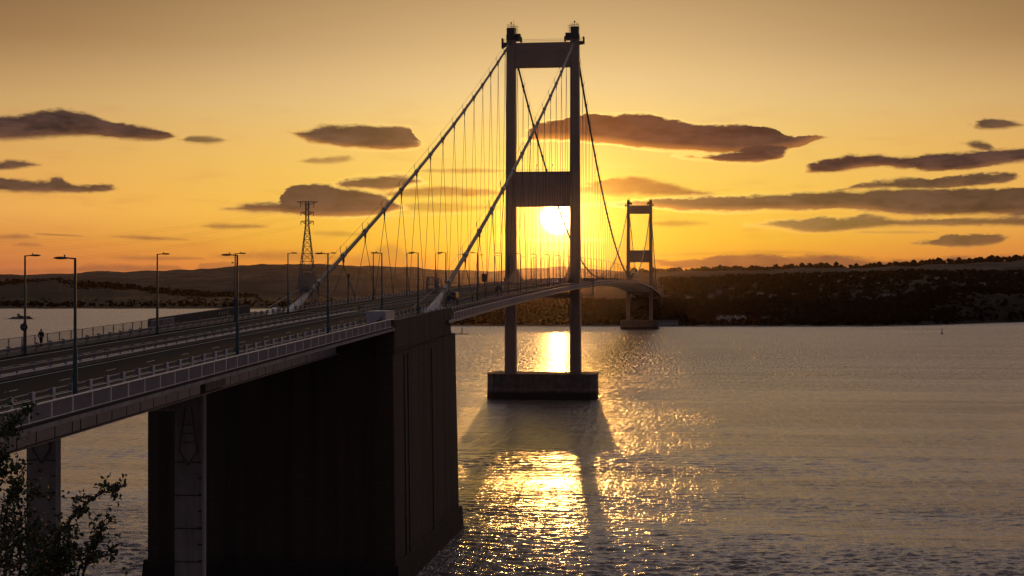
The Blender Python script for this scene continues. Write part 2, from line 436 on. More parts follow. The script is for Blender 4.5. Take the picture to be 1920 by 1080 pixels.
def boarded_concrete():
    m = bpy.data.materials.new('board_marked_concrete'); m.use_nodes = True; nt = m.node_tree; X.nt = nt
    b = nt.nodes['Principled BSDF']; geo = nt.nodes.new('ShaderNodeNewGeometry'); pos = geo.outputs['Position']
    sep = nt.nodes.new('ShaderNodeSeparateXYZ'); nt.links.new(pos, sep.inputs[0]); z = X(sep.outputs[2])
    fr = (z*1.35)._m('FRACT'); line = fr.smooth(0, .10)*(1-fr.smooth(.9, 1.0))
    mp = nt.nodes.new('ShaderNodeMapping'); mp.inputs['Scale'].default_value = (1, 1, .035); nt.links.new(pos, mp.inputs[0])
    s = tnoise(mp.outputs[0], .55, 6, .65).smooth(.38, .66); s2 = tnoise(mp.outputs[0], 2.2, 5, .6).smooth(.42, .7)
    big = tnoise(pos, .12, 5, .6)
    tide = (1 - (z + (big-.5)*3).smooth(2.2, 5.5))
    c = mix(s, (.080,.056,.044), (.026,.020,.017)); c = mix(s2*.4, c, (.13,.088,.064)); c = mix(tide*.8, c, (.020,.017,.013))
    c = mix((1-line)*.45, c, (.035,.026,.02))
    nt.links.new(c.s, b.inputs['Base Color']); b.inputs['Roughness'].default_value = .88; b.inputs['Specular IOR Level'].default_value = .3
    h = line*.5 + tnoise(pos, 3.0, 5, .6)*.5
    bp = nt.nodes.new('ShaderNodeBump'); bp.inputs['Strength'].default_value = .7; bp.inputs['Distance'].default_value = .06
    nt.links.new(h.s, bp.inputs['Height']); nt.links.new(bp.outputs[0], b.inputs['Normal'])
    return m
M['boarded'] = boarded_concrete()

def water_mat():
    m = bpy.data.materials.new('estuary_water'); m.use_nodes = True; nt = m.node_tree; X.nt = nt; N = nt.nodes.new
    b = nt.nodes['Principled BSDF']; geo = N('ShaderNodeNewGeometry'); pos = geo.outputs['Position']
    def mapped(sx, sy, rot):
        mp = N('ShaderNodeMapping'); mp.inputs['Rotation'].default_value = (0, 0, rot); mp.inputs['Scale'].default_value = (sx, sy, 1)
        nt.links.new(pos, mp.inputs[0]); return mp.outputs[0]
    swell = tnoise(mapped(.45, 1.0, R(9)), .13, 3, .55, .4)
    chop = tnoise(mapped(.34, 1.0, R(4)), .42, 4, .6, .8)
    chop2 = tnoise(mapped(.45, 1.0, R(-12)), .95, 3, .6, .5)
    rip = tnoise(mapped(.6, 1.0, R(14)), 2.8, 2, .6)
    patch = tnoise(mapped(.22, 1.0, R(7)), .014, 4, .55, .6)
    patch2 = tnoise(mapped(.12, 1.0, R(6)), .05, 3, .5, 1.0)
    amp = patch.smooth(.36, .64, .55, 1.25)*patch2.smooth(.32, .66, .5, 1.45)
    cd = N('ShaderNodeVectorMath'); cd.operation = 'LENGTH'; nt.links.new(pos, cd.inputs[0])
    far = X(cd.outputs['Value']).smooth(200, 900, .9, 1.7)*((tnoise(mapped(.45, .05, R(-7)), 1.0, 4, .7)).smooth(.25, .75, .6, 1.5))
    h = (chop*.50 + chop2*.48 + rip*.20)*amp*far + swell*.3
    bp = N('ShaderNodeBump'); bp.inputs['Strength'].default_value = 1.0; bp.inputs['Distance'].default_value = WAVE
    nt.links.new(h.s, bp.inputs['Height']); nt.links.new(bp.outputs[0], b.inputs['Normal'])
    nt.links.new(mix(patch, (.26,.205,.175), (.20,.16,.14)).s, b.inputs['Base Color'])
    speck = tnoise(mapped(.9, .09, R(-7)), 1.0, 4, .75)
    ro = X(cd.outputs['Value']).smooth(180, 900, .17, .27)*(speck.smooth(.3, .7)*.5 + .75)
    # wave slopes are steeper along the wind than across it
    b.inputs['Anisotropic'].default_value = .7; tg = N('ShaderNodeCombineXYZ'); tg.inputs[0].default_value = -.09; tg.inputs[1].default_value = 1.0
    nt.links.new(tg.outputs[0], b.inputs['Tangent'])
    nt.links.new(ro.s, b.inputs['Roughness']); b.inputs['IOR'].default_value = 1.42
    return m
WAVE = .50
M['water'] = water_mat()

# ------------------------------------------------------------------ water
tag(MB().add([(-9000,-400,-.4),(9000,-400,-.4),(9000,16000,-.4),(-9000,16000,-.4)], [(0,1,2,3)]).build('water', M['water'], fix=False), kind='structure')
def waves():
    """the estuary surface in front of the camera as real waves; the grid grows coarser with distance"""
    rs = np.random.RandomState(4)
    rows = [1200.]
    while rows[-1] > 577:
        r = rows[-1]; rows.append(r - (1.6 if r > 1092 else .42 + (1085-r)/465*.40))
    rows = np.array(rows)
    Zr = EYE*F/(rows-HOR); cols = np.arange(-160, 2080, 2.4)
    tx = (cols-960)/F
    Zg, Tg = np.meshgrid(Zr, tx, indexing='ij'); Xc = Tg*Zg
    PX = Xc*CS - Zg*SN; PY = Zg*CS + Xc*SN
    dZ = np.abs(np.gradient(Zr))[:, None]; dX = (2.4/F*Zr)[:, None]
    def field(n, l0, l1, seed, ax=0, spread=3.14):
        r = np.random.RandomState(seed); o = np.zeros_like(PX)
        for _ in range(n):
            l = l0*(l1/l0)**r.rand(); a = ax + r.randn()*spread; k = 2*np.pi/l
            o += np.sin(k*(PX*np.cos(a)+PY*np.sin(a)) + r.rand()*6.28)
        return o/np.sqrt(n/2)
    patch = np.clip(1 + .30*field(9, 60, 260, 11, 1.45, .35) + .16*field(9, 18, 50, 12, 1.5, .5), .35, 1.9)
    H = np.zeros_like(PX)
    for i in range(130):
        l = .45*(5.2/.45)**(rs.rand()**1.1); a = R(90+YAW*57.3) + rs.randn()*R(24); k = 2*np.pi/l
        steep = .038*(1.0 if l < 2.6 else .45)
        kx, ky = k*np.cos(a), k*np.sin(a)
        # wave number along and across the view, for fading what the grid cannot carry
        kz = abs(-kx*SN + ky*CS); kxx = abs(kx*CS + ky*SN)
        att = np.exp(-((kz*dZ/1.7)**2 + (kxx*dX/1.7)**2))
        ph = kx*PX + ky*PY + rs.rand()*6.28
        H += att*steep/k*(np.sin(ph)+.22*np.cos(2*ph))
    H *= patch
    far = np.clip((Zr-2200)/1300, 0, 1)[:, None]; H = H*(1-far) - .39*far
    nr, nc = H.shape; idx = np.arange(nr*nc).reshape(nr, nc)
    me = bpy.data.meshes.new('water'); co = np.stack([PX, PY, H], -1).astype(np.float32).reshape(-1)
    q = np.stack([idx[:-1,:-1], idx[:-1,1:], idx[1:,1:], idx[1:,:-1]], -1).reshape(-1, 4)
    me.vertices.add(nr*nc); me.vertices.foreach_set('co', co)
    me.loops.add(q.size); me.loops.foreach_set('vertex_index', q.reshape(-1).astype(np.int32))
    me.polygons.add(len(q)); me.polygons.foreach_set('loop_start', (np.arange(len(q))*4).astype(np.int32)); me.polygons.foreach_set('loop_total', np.full(len(q), 4, np.int32))
    me.update(calc_edges=True); me.polygons.foreach_set('use_smooth', np.ones(len(q), bool)); me.materials.append(M['water'])
    o = bpy.data.objects.new('water', me); C.objects.link(o); tag(o, kind='structure'); print('WATER', len(q))
waves()

# ------------------------------------------------------------------ haze
def haze():
    m = bpy.data.materials.new('haze_air'); m.use_nodes = True; nt = m.node_tree; nt.nodes.clear()
    v = nt.nodes.new('ShaderNodeVolumePrincipled'); v.inputs['Color'].default_value = (.90,.68,.64,1)
    v.inputs['Density'].default_value = HAZE; v.inputs['Anisotropy'].default_value = HAZE_G
    o = nt.nodes.new('ShaderNodeOutputMaterial'); nt.links.new(v.outputs[0], o.inputs['Volume'])
    b = MB().box(-8800, 8800, -350, 12500, -1.5, 330)
    tag(b.build('haze', m), kind='stuff')
HAZE = 6.5e-6; HAZE_G = .963
haze()

# ------------------------------------------------------------------ land
def lerp_profile(pts, xs): return np.interp(xs, [p[0] for p in pts], [p[1] for p in pts])
def hill(name, prof, Zc, Zf, Zb, material, bump, freq, seed, cols=700, base=-1.5, rows=(0,.25,.5,.72,.88,.96,1.0,1.15,1.6), frontz=None):
    xs = np.linspace(prof[0][0], prof[-1][0], cols); ys = lerp_profile(prof, xs)
    verts = []
    for r in rows:
        for x, y in zip(xs, ys):
            zf = Zf if not callable(Zf) else Zf(x)
            if r <= 1: Z = zf + (Zc-zf)*r
            else: Z = Zc + (Zb-Zc)*(r-1)/.6
            crest = EYE + (HOR-y)*Zc/F
            prof_h = math.sin(min(r, 1)*math.pi/2)**1.15 if r <= 1 else 1-(r-1)/.6*.9
            if frontz is not None and r == 0: h = frontz
            else: h = base + (crest-base)*prof_h
            P = W(x, Z, 0)
            n = mnoise.fractal(Vector((P.x*freq, P.y*freq, seed)), .9, 2.1, 5)
            n2 = mnoise.fractal(Vector((P.x*freq*.16, P.y*freq*.16, seed+9)), .9, 2.1, 3)
            h += (n*bump + n2*bump*1.2)*(0 if r == 0 else min(1, .25+r))
            verts.append((P.x, P.y, h))
    faces = []
    for r in range(len(rows)-1):
        for c in range(cols-1):
            a = r*cols+c; faces.append((a, a+1, a+cols+1, a+cols))
    o = MB().add(verts, faces).build(name, material, smooth=False, fix=False)
    return tag(o, kind='structure')
hill('hills', [(-500,512),(0,513),(60,514),(120,512),(200,509),(235,511),(280,508),(350,507),(430,500),(500,497),(580,496),(640,498),(700,501),(760,503),(820,507),(900,508),(960,507),(1010,503),(1060,501),(1110,506),(1160,511),(1230,514),(1300,514),(1500,512),(2400,505)],
     9500, 7600, 11800, M['hill'], 9, .006, 1)
hill('hills', [(-500,530),(60,540),(140,537),(200,532),(300,524),(400,520),(470,515),(560,513),(640,514),(700,516),(760,513),(820,516),(900,519),(1000,519),(1100,521),(1180,526)],
     6800, 5200, 8500, M['hill'], 7, .008, 2)
hill('hills', [(-500,527),(0,531),(50,529),(105,527),(140,533),(170,534),(230,537),(300,545),(380,552),(480,556)],
     5200, 3900, 6000, M['mid'], 6, .012, 3)
hill('hills', [(1080,524),(1130,517),(1200,513),(1312,509),(1440,506),(1519,503),(1560,504),(1612,505),(1650,502),(1762,495),(1837,491),(1920,485),(2400,470)],
     6500, 4800, 8000, M['hill'], 7, .010, 4)
hill('hills', [(1090,532),(1230,527),(1312,526),(1388,522),(1462,520),(1537,519),(1575,518),(1669,515),(1717,513),(1800,514),(1920,514),(2400,512)],
     3900, 2300, 4600, M['mid'], 5, .02, 5, cols=1000)
# low country beyond the left-hand water, with its shore
hill('hills', [(-500,556),(0,558),(200,557),(400,558),(600,556),(900,556),(1050,558)],
     4400, 3500, 5200, M['mid'], 3.0, .02, 6, base=.6, cols=900)
# far shore: low wooded ground under and right of the far tower
def shoreZ(x): return float(np.interp(x, [690,800,1250,1640,1750,1920,2400],[1750,1650,1629,1629,1690,1860,2100]))
WOOD = [(690,588),(760,575),(840,568),(1000,568),(1100,570),(1160,570),(1210,566),(1250,566),(1294,572),(1330,574),(1400,571),(1425,567),(1480,566),(1537,569),(1600,571),(1650,571),(1700,562),(1762,553),(1819,547),(1870,549),(1920,552),(2400,548)]
hill('hills', WOOD, 2000, shoreZ, 2700, M['shore'], 1.8, .05, 7, cols=700, base=.4)
# strips of mud at the foot of the shores
def strip(name, pts, width, z, material):
    mb = MB(); vs = []
    for x, Z in pts: vs.append(W(x, Z, z*.0+.05)); vs.append(W(x, Z+width, z))
    mb.add(vs, [(2*i, 2*i+2, 2*i+3, 2*i+1) for i in range(len(pts)-1)])
    tag(mb.build(name, material, fix=False), kind='structure')
strip('mudflat', [(x, 3420+25*math.sin(x*.05)+18*math.sin(x*.13)) for x in range(-500, 1060, 12)], 160, 2.2, M['shore'])
strip('mudflat', [(x, shoreZ(x)-12+5*math.sin(x*.07)+4*math.sin(x*.19)) for x in range(690, 2400, 9)], 60, 2.5, M['rock'])
strip('mudflat', [(x, 3960) for x in range(405, 640, 12)], 430, 3.5, M['mud'])

# woodland: clumps of canopy on the far shore, and small trees on the nearer hills
def canopy(name, n, xr, zr, prof, hgt, label, seed, Zref=2000, size=(4, 8)):
    rnd = random.Random(seed)
    t = (1+5**.5)/2
    ico = np.array([(-1,t,0),(1,t,0),(-1,-t,0),(1,-t,0),(0,-1,t),(0,1,t),(0,-1,-t),(0,1,-t),(t,0,-1),(t,0,1),(-t,0,-1),(-t,0,1)])/math.hypot(1, t)
    fc = [(0,11,5),(0,5,1),(0,1,7),(0,7,10),(0,10,11),(1,5,9),(5,11,4),(11,10,2),(10,7,6),(7,1,8),(3,9,4),(3,4,2),(3,2,6),(3,6,8),(3,8,9),(4,9,5),(2,4,11),(6,2,10),(8,6,7),(9,8,1)]
    V = []; Fc = []
    for k in range(n):
        x = rnd.uniform(*xr); u = rnd.random(); Zf = zr[0] if not callable(zr[0]) else zr[0](x); Z = Zf + (zr[1]-Zf)*u
        g = hgt(x, u); s = rnd.uniform(*size)
        for q in range(2):
            r = s*rnd.uniform(.45, .8); c = W(x, Z, 0) + Vector((rnd.uniform(-.6,.6)*s, rnd.uniform(-.6,.6)*s, g + s*rnd.uniform(.2, 1.25)))
            jit = 1 + (np.random.rand(12,1)-.5)*.7
            P = ico*jit*r*np.array([1,1,rnd.uniform(.8,1.25)]) + np.array(c)
            b = len(V); V.extend(map(tuple, P)); Fc.extend([(a+b, c_+b, d+b) for a, c_, d in fc])
    o = MB(); o.v = V; o.f = Fc
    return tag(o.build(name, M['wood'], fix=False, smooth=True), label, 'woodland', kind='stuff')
def wood_h(x, u):
    y = float(np.interp(x, [p[0] for p in WOOD], [p[1] for p in WOOD]))
    crest = EYE + (HOR-y)*2000/F
    return .4 + (crest-.4)*math.sin(min(u, 1)*math.pi/2)**1.15 - 1
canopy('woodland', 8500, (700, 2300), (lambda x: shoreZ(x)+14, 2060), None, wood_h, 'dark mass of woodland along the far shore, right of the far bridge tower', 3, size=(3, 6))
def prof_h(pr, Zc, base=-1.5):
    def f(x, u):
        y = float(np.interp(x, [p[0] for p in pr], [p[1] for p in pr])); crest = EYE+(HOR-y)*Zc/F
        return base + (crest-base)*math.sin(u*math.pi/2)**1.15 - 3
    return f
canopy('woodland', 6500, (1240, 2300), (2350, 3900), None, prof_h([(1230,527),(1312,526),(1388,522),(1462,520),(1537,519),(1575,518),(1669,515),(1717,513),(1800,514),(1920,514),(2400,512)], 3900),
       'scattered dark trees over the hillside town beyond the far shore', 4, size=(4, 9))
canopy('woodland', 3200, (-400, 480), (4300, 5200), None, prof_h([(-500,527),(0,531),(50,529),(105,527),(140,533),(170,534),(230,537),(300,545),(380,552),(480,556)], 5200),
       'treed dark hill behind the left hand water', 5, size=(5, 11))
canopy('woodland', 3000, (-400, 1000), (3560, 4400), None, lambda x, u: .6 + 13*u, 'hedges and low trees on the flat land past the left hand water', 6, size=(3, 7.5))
canopy('woodland', 900, (1180, 2300), (6350, 6560), None, lambda x, u: EYE+(HOR-float(np.interp(x, [1080,1130,1200,1312,1440,1519,1560,1612,1650,1762,1837,1920,2400],[524,517,513,509,506,503,504,505,502,495,491,485,470])))*6500/F-8, 'ragged line of trees along the crest of the far right ridge', 8, size=(9, 18))

# clifftop under the camera and the ground the viaduct springs from (left of the picture)
def cliff():
    xs = np.linspace(-150, 150, 61); verts = []; rows = [-330,-60,-20,-6,0,3,5.5,7.2,8.5,11,16,24]
    for j, yy in enumerate(rows):
        for x in xs:
            edge = 1 if yy <= 5.5 else 0
            z = EYE-1.9 - max(0, yy-3)*.10
            if yy > 7: z = EYE-2.4-(yy-7)*2.4
            if yy > 20: z = -1
            bulge = 36*math.exp(-((x+70)/34)**2)*(1 if yy > 5 else 0)
            n = mnoise.fractal(Vector((x*.15, yy*.15, 3)), .9, 2.1, 4)
            verts.append((x, yy + (bulge if yy > 5 else 0) + n*.8, z + n*.35 - (3.5 if (x < -30 and yy > -30) else 0)))
    n = len(xs); faces = [(r*n+c, r*n+c+1, (r+1)*n+c+1, (r+1)*n+c) for r in range(len(rows)-1) for c in range(n-1)]
    tag(MB().add(verts, faces).build('ground', M['cliff'], fix=False), kind='structure')
cliff()

# ------------------------------------------------------------------ bridge levels
AX = -52.3
def rz(y): return 45.2 - 1.72e-5*(y-1016)**2
SL = lambda y: -2*1.72e-5*(y-1016)         # road gradient
T1, T2 = 522.0, 1510.0
A0, A1 = 182.5, 227.0                        # anchorage
V0 = 46.0                                    # viaduct start
CR, CL = -40.9, -63.6                        # cable planes
def ys(a, b, st=10.):
    n = max(2, int((b-a)/st)+1); return list(np.linspace(a, b, n))
def sweepY(mb, poly, a, b, st=10.):
    """polygon (X, height above road) carried along the road curve"""
    mb.sweep([[(x, y, rz(y)+h) for x, h in poly] for y in ys(a, b, st)]); return mb

# road surfaces, separate sheets
def sheet(name, material, x0, x1, a, b, h, kind=True, th=.05):
    o = sweepY(MB(), [(x0,h-th),(x1,h-th),(x1,h),(x0,h)], a, b).build(name, material)
    if kind: tag(o, kind='structure')
    return o
sheet('road', M['asphalt'], -51.4, -42.2, V0-60, 1830, 0, th=.04)
sheet('road', M['asphalt'], -62.2, -53.4, V0-60, 1830, 0, th=.04)
sheet('central_reserve', M['footway'], -53.4, -51.4, V0-60, 1830, .10, th=.14)
def lines(name, segs, label=None):
    mb = MB()
    for x0, x1, a, b in segs:
        v = []
        for y in ys(a, b, 12): v += [(x0, y, rz(y)+.006), (x1, y, rz(y)+.006)]
        mb.add(v, [(2*i, 2*i+1, 2*i+3, 2*i+2) for i in range(len(v)//2-1)])
    tag(mb.build(name, M['paint_white'], fix=False), kind='structure')
lines('edge_marking', [(-43.35,-43.2,V0-40,1820),(-51.2,-51.05,V0-40,1820),(-54.0,-53.85,V0-40,1820),(-61.4,-61.25,V0-40,1820)])
lines('lane_marking', [(c-.06, c+.06, y, y+2) for c in (-47.6, -57.6) for y in np.arange(V0-38, 1000, 9)])

# ------------------------------------------------------------------ approach viaduct
via = thing('approach_viaduct', 'approach viaduct carrying the road from the left edge to the dark anchorage block', 'viaduct', (AX, 110, 0))
CUR = [via]
def vx(mb, name, material, **k):   # parts built in world metres, stored relative to the thing
    p = k.pop('parent', None) or CUR[0]; o = mb.build(name, material, **k); o.parent = p
    q = p
    off = Vector((0,0,0))
    while q is not None: off += Vector(q.location); q = q.parent
    o.data.transform(Matrix.Translation(-off)); return o
vx(sweepY(MB(), [(-67.5,-.36),(-64,-.50),(-61.6,-1.0),(-58.3,-1.0),(-57,-.45),(-47.5,-.45),(-47.3,-1.0),(-44.3,-1.0),(-41,-.50),(-37.0,-.36),(-37.0,-.06),(-40.5,-.045),(-67.5,-.045)], V0-60, A0, 8), 'deck_slab', M['concrete'])
vx(sweepY(MB(), [(-42.2,-.045),(-37.0,-.045),(-37.0,.10),(-42.2,.10)], V0-60, A0, 8), 'footway', M['footway'])
vx(sweepY(MB(), [(-67.5,-.045),(-62.2,-.045),(-62.2,.10),(-67.5,.10)], V0-60, A0, 8), 'footway', M['footway'])
for xr, xl in ((-44.42, -47.2), (-58.4, -61.5)):
    vx(sweepY(MB(), [(xl,-3.3),(xr,-3.3),(xr,-1.0),(xl,-1.0)], V0-30, A0-.3, 8), 'box_girder', M['dark_wall'])  # dark core colour puts the shade into the gaps between the panels
# welded side panels of the near girder, seams between them recessed
y = V0-29.5
pm = {}
while y < A0-1.5:
    w = 2.95 if int(y) % 17 else 1.45
    if not (130.5 < y+w/2 < 136.5):
        b = MB(); z0, z1 = rz(y), rz(y+w)
        b.hexa([(-44.42,y,z0-3.24),(-44.36,y,z0-3.24),(-44.36,y+w-.20,z1-3.24),(-44.42,y+w-.20,z1-3.24),
                (-44.42,y,z0-1.04),(-44.36,y,z0-1.04),(-44.36,y+w-.20,z1-1.04),(-44.42,y+w-.20,z1-1.04)])
        vx(b, 'web_panel', M['web'])
    y += w
vx(sweepY(MB(), [(-44.42,-3.38),(-44.2,-3.38),(-44.2,-3.28),(-44.42,-3.28)], V0-30, A0-.3), 'bottom_flange', M['girder'])
# louvred bearing recess over the pier
for k in range(12):
    yy = 130.9+k*.5
    vx(MB().box(-44.40,-44.12,yy,yy+.16,rz(yy)-3.1,rz(yy)-1.05), 'louvre', M['lightgrey'])
vx(MB().box(-44.5,-44.37,130.6,136.7,rz(133)-3.15,rz(133)-1.1), 'recess_shadow_box', M['black'])['label'] = 'black box standing in for the shade inside the louvred recess'  # black colour supplies the shade behind the louvres
# the pier: two tall slab columns
for x0, x1 in ((-47.2,-44.45), (-61.5,-58.5)):
    yb = 131.0; top = rz(yb)-3.4
    col = vx(MB().box(x0, x1, yb, yb+.85, -3, top), 'pier_column', M['concrete'], bevel=.04)
    vx(MB().box(x1-.12, x1+.10, yb-.06, yb+.0, -3, top-.1), 'corner_strip', M['lightgrey'])
    z = top-6.2; k = 0
    while z > -2:
        vx(MB().box(x0+.02, x1-.16, yb-.045, yb-.003, z-.09, z), 'joint_batten', M['dark_wall'])
        for zz in (z-1.5, z-.0):
            vx(MB().box(x1-.5, x1-.17, yb-.08, yb-.002, zz-1.55, zz-1.43), 'cleat', M['dark_wall'])
        z -= 3.05; k += 1
    # raised wedge-shaped bracket near the head
    cx = (x0+x1)/2
    b = MB(); prof = [(-.28,0),(.28,0),(.85,-4.0),(.55,-4.9),(0,-5.3),(-.55,-4.9),(-.85,-4.0)]
    t = top-1.2
    b.sweep([[(cx+px, yb-.10, t+pz) for px, pz in prof], [(cx+px, yb-.002, t+pz) for px, pz in prof]])
    vx(b, 'head_bracket', M['concrete'])
    b = MB()
    for s in (-1, 1): b.bar((cx+s*.28, yb-.13, t), (cx+s*.85, yb-.13, t-4.0), .05)
    for s in (-1, 1): b.bar((cx+s*.85, yb-.13, t-4.0), (cx, yb-.13, t-5.3), .05)
    for q in range(3): b.bar((cx-.35-.12*q, yb-.13, t-1.6-q*.8), (cx+.35+.12*q, yb-.13, t-1.6-q*.8), .04)
    vx(b, 'bracket_frame', M['dark_wall'])
for x0, x1 in ((-44.2, -60.6),):
    vx(MB().box(-58.5, -47.2, 131.2, 131.7, rz(131)-5.0, rz(131)-3.6), 'cross_beam', M['concrete'])

# ------------------------------------------------------------------ railings (viaduct)
def railing(name, label, Xp, a, b, mats, lean=1, h0=.12, top=1.08, bay=2.97, nb=24, r=.011, detail=True):
    t = thing(name, label, 'railing', (Xp, (a+b)/2, 0))
    mp_, mb_ = mats
    yl = np.arange(a, b, bay)
    pm = MB().box(-.04,.04,-.045,.045,-.2,top).mesh('post'); pm.materials.append(mp_)
    inf = MB()
    for k in range(1, nb):
        yy = bay*k/nb; s = SL((a+b)/2)
        inf.box(-r, r, yy-r, yy+r, h0+.04+yy*s, top-.05+yy*s)
    im = inf.mesh('infill_panel'); im.materials.append(mb_)
    for y in yl:
        place(pm, 'post', t, (0, y-t.location.y, rz(y)))
        if y+bay <= b+.5: place(im, 'infill_panel', t, (0, y-t.location.y, rz(y)))
    vx(sweepY(MB(), [(Xp-.06,top),(Xp+.06,top),(Xp+.06,top+.07),(Xp-.06,top+.07)], a, b), 'top_rail', mp_, parent=t)
    vx(sweepY(MB(), [(Xp-.03,h0),(Xp+.03,h0),(Xp+.03,h0+.05),(Xp-.03,h0+.05)], a, b), 'bottom_rail', mp_, parent=t)
    return t
railing('parapet_railing', 'pale grey railing with fine bars along the near edge of the viaduct', -37.25, V0-2, A0-.2, (M['rail'], M['mesh']), nb=27, r=.016)
railing('parapet_railing', 'dark railing along the far footway of the viaduct, behind the walker, against the water', -67.2, V0+10, yat(283, -67.2), (M['rail_dark'], M['rail_dark']), nb=13, r=.012)

# ------------------------------------------------------------------ crash barriers
def barrier(name, label, Xp, a, b, side, material, sp=3.0, hh=.88, double=False, limit=290, base=.1, footed=False, blockmat=None, beammat=None):
    beammat = beammat or material
    t = thing(name, label, 'crash barrier', (Xp, (a+b)/2, 0)); yl = np.arange(a, b, sp)
    pb = MB().box(-.06,.06,-.07,.07,-.02,hh)
    if footed: pb.box(-.16,.30*side,-.2,.2,-.02,.03).box(-.02,.02,-.02,.02,0,.05)
    pm = pb.mesh('post'); pm.materials.append(material)
    bl = MB().box(*sorted((side*.065, side*.30)), -.05, .05, hh-.52, hh-.04)
    if double: bl.box(*sorted((-side*.30, -side*.065)), -.05, .05, hh-.52, hh-.04)
    bm_ = bl.mesh('spacer_block'); bm_.materials.append(blockmat or material)
    for y in yl[:limit]:
        p = place(pm, 'post', t, (0, y-t.location.y, rz(y)+base)); place(bm_, 'spacer_block', p, (0,0,0))
    if len(yl) > limit:
        mb = MB()
        for y in yl[limit:]: mb.box(Xp-.055, Xp+.25*side, y-.12, y+.12, rz(y)+base, rz(y)+base+hh)
        tag(vx(mb, 'post', material, parent=t), kind='stuff')
    for s in ((side, -side) if double else (side,)):
        for h in ((.16, hh-.2) if footed else (hh-.56, hh-.20)):
            x0, x1 = sorted((Xp+s*.30, Xp+s*.42))
            vx(sweepY(MB(), [(x0,base+h),(x1,base+h),(x1,base+h+.065),(x0,base+h+.065)], a, b), 'beam', M['rail'] if (footed and h < .2) else beammat, parent=t)
    return t
barrier('crash_barrier', 'pale crash barrier with blocky posts beside the near railing of the viaduct', -41.3, V0-2, 181, -1, M['rail'], blockmat=M['rail_dark'], beammat=M['mesh'])
barrier('crash_barrier', 'two sided barrier down the middle of the viaduct road', -52.4, V0+10, 226, -1, M['rail_dark'], double=True, footed=True)
barrier('crash_barrier', 'low dark barrier between the far carriageway and the walker\'s footway', -62.9, V0+30, 226, 1, M['rail_dark'])
barrier('crash_barrier', 'long near side crash barrier running over the main bridge deck', -41.9, 185, 1800, -1, M['rail_dark'], limit=230, base=.05)
barrier('crash_barrier', 'central crash barrier running over the main bridge deck', -52.4, 230, 1800, -1, M['rail_dark'], double=True, limit=200)
barrier('crash_barrier', 'far side crash barrier along the main bridge deck under the left cable', -62.9, 230, 1800, 1, M['rail_dark'], limit=200)

# ------------------------------------------------------------------ anchorage
anc = thing('anchorage_block', 'huge dark concrete anchorage block standing in the water where the viaduct ends', 'bridge anchorage', (AX, 205, 0))
CUR[0] = anc
XR, XL_ = -37.3, -69.3
ZB = 3.4; ZL = 30.6
vx(MB().hexa([(XL_,A0,ZB),(XR+.35,A0,ZB),(XR+.35,233.5,ZB),(XL_,233.5,ZB),(XL_,A0,ZL-.05),(XR+.0,A0,ZL-.05),(XR+.0,232.0,ZL+.6),(XL_,232.0,ZL+.6)]), 'lower_body', M['boarded'])
b = MB()
b.hexa([(XL_-1,A0-.9,-4),(XR+1.2,A0-.9,-4),(XR+1.2,235,-4),(XL_-1,235,-4),(XL_-.4,A0-.5,ZB),(XR+.8,A0-.5,ZB),(XR+.8,234.2,ZB),(XL_-.4,234.2,ZB)])
vx(b, 'base_plinth', M['boarded'])
# upper storey follows the road
b = MB(); b.hexa([(XL_,A0+.0,ZL+.0),(XR+.12,A0,ZL+.0),(XR+.12,A1,ZL+.7),(XL_,A1,ZL+.7),(XL_,A0,rz(A0)-.06),(XR+.12,A0,rz(A0)-.06),(XR+.12,A1,rz(A1)-.06),(XL_,A1,rz(A1)-.06)])
vx(b, 'upper_storey', M['boarded'])
b = MB(); b.hexa([(XR-.5,A0,rz(A0)-.06),(XR+.12,A0,rz(A0)-.06),(XR+.12,A1,rz(A1)-.06),(XR-.5,A1,rz(A1)-.06),(XR-.5,A0,rz(A0)+.85),(XR+.12,A0,rz(A0)+.85),(XR+.12,A1,rz(A1)+.85),(XR-.5,A1,rz(A1)+.85)])
vx(b, 'parapet_wall', M['boarded'])
b = MB(); ya, yb2 = yat(283, -67.2), yat(468, -67.2)
b.hexa([(-67.6,ya,rz(ya)-.05),(-67.1,ya,rz(ya)-.05),(-67.1,yb2,rz(yb2)-.05),(-67.6,yb2,rz(yb2)-.05),(-67.6,ya,rz(ya)+1.25),(-67.1,ya,rz(ya)+1.25),(-67.1,yb2,rz(yb2)+1.45),(-67.6,yb2,rz(yb2)+1.45)])
vx(b, 'parapet_wall', M['dark_wall'])['label'] = 'long dark solid parapet on the far side of the block'
vx(MB().box(XR-2.0, XR+.25, A0-.25, A0+1.8, rz(A0)-3.2, rz(A0)+.95), 'corner_pier', M['boarded'])
vx(sweepY(MB(), [(XR+.12,-3.05),(XR+.28,-3.05),(XR+.28,-2.85),(XR+.12,-2.85)], A0+2, A1, 5), 'ledge', M['boarded'])
# raised strips on the side face, dark colour standing in for vertical recesses
for yy, w in ((189.5,.9),(192.0,.5),(210.0,.35)):
    x = XR+.36
    vx(MB().hexa([(x-.2,yy,ZB+.1),(x+.14,yy,ZB+.1),(x+.14,yy+w,ZB+.1),(x-.2,yy+w,ZB+.1),(x-.5,yy,ZL-1),(x-.20,yy,ZL-1),(x-.20,yy+w,ZL-1),(x-.5,yy+w,ZL-1)]), 'recess_strip', M['dark_wall'])
vx(sweepY(MB(), [(XL_,-.06),(-62.2,-.06),(-62.2,.10),(XL_,.10)], A0, A1, 6), 'footway', M['footway'])
vx(sweepY(MB(), [(-42.2,-.06),(XR-.5,-.06),(XR-.5,.10),(-42.2,.10)], A0, A1, 6), 'footway', M['footway'])
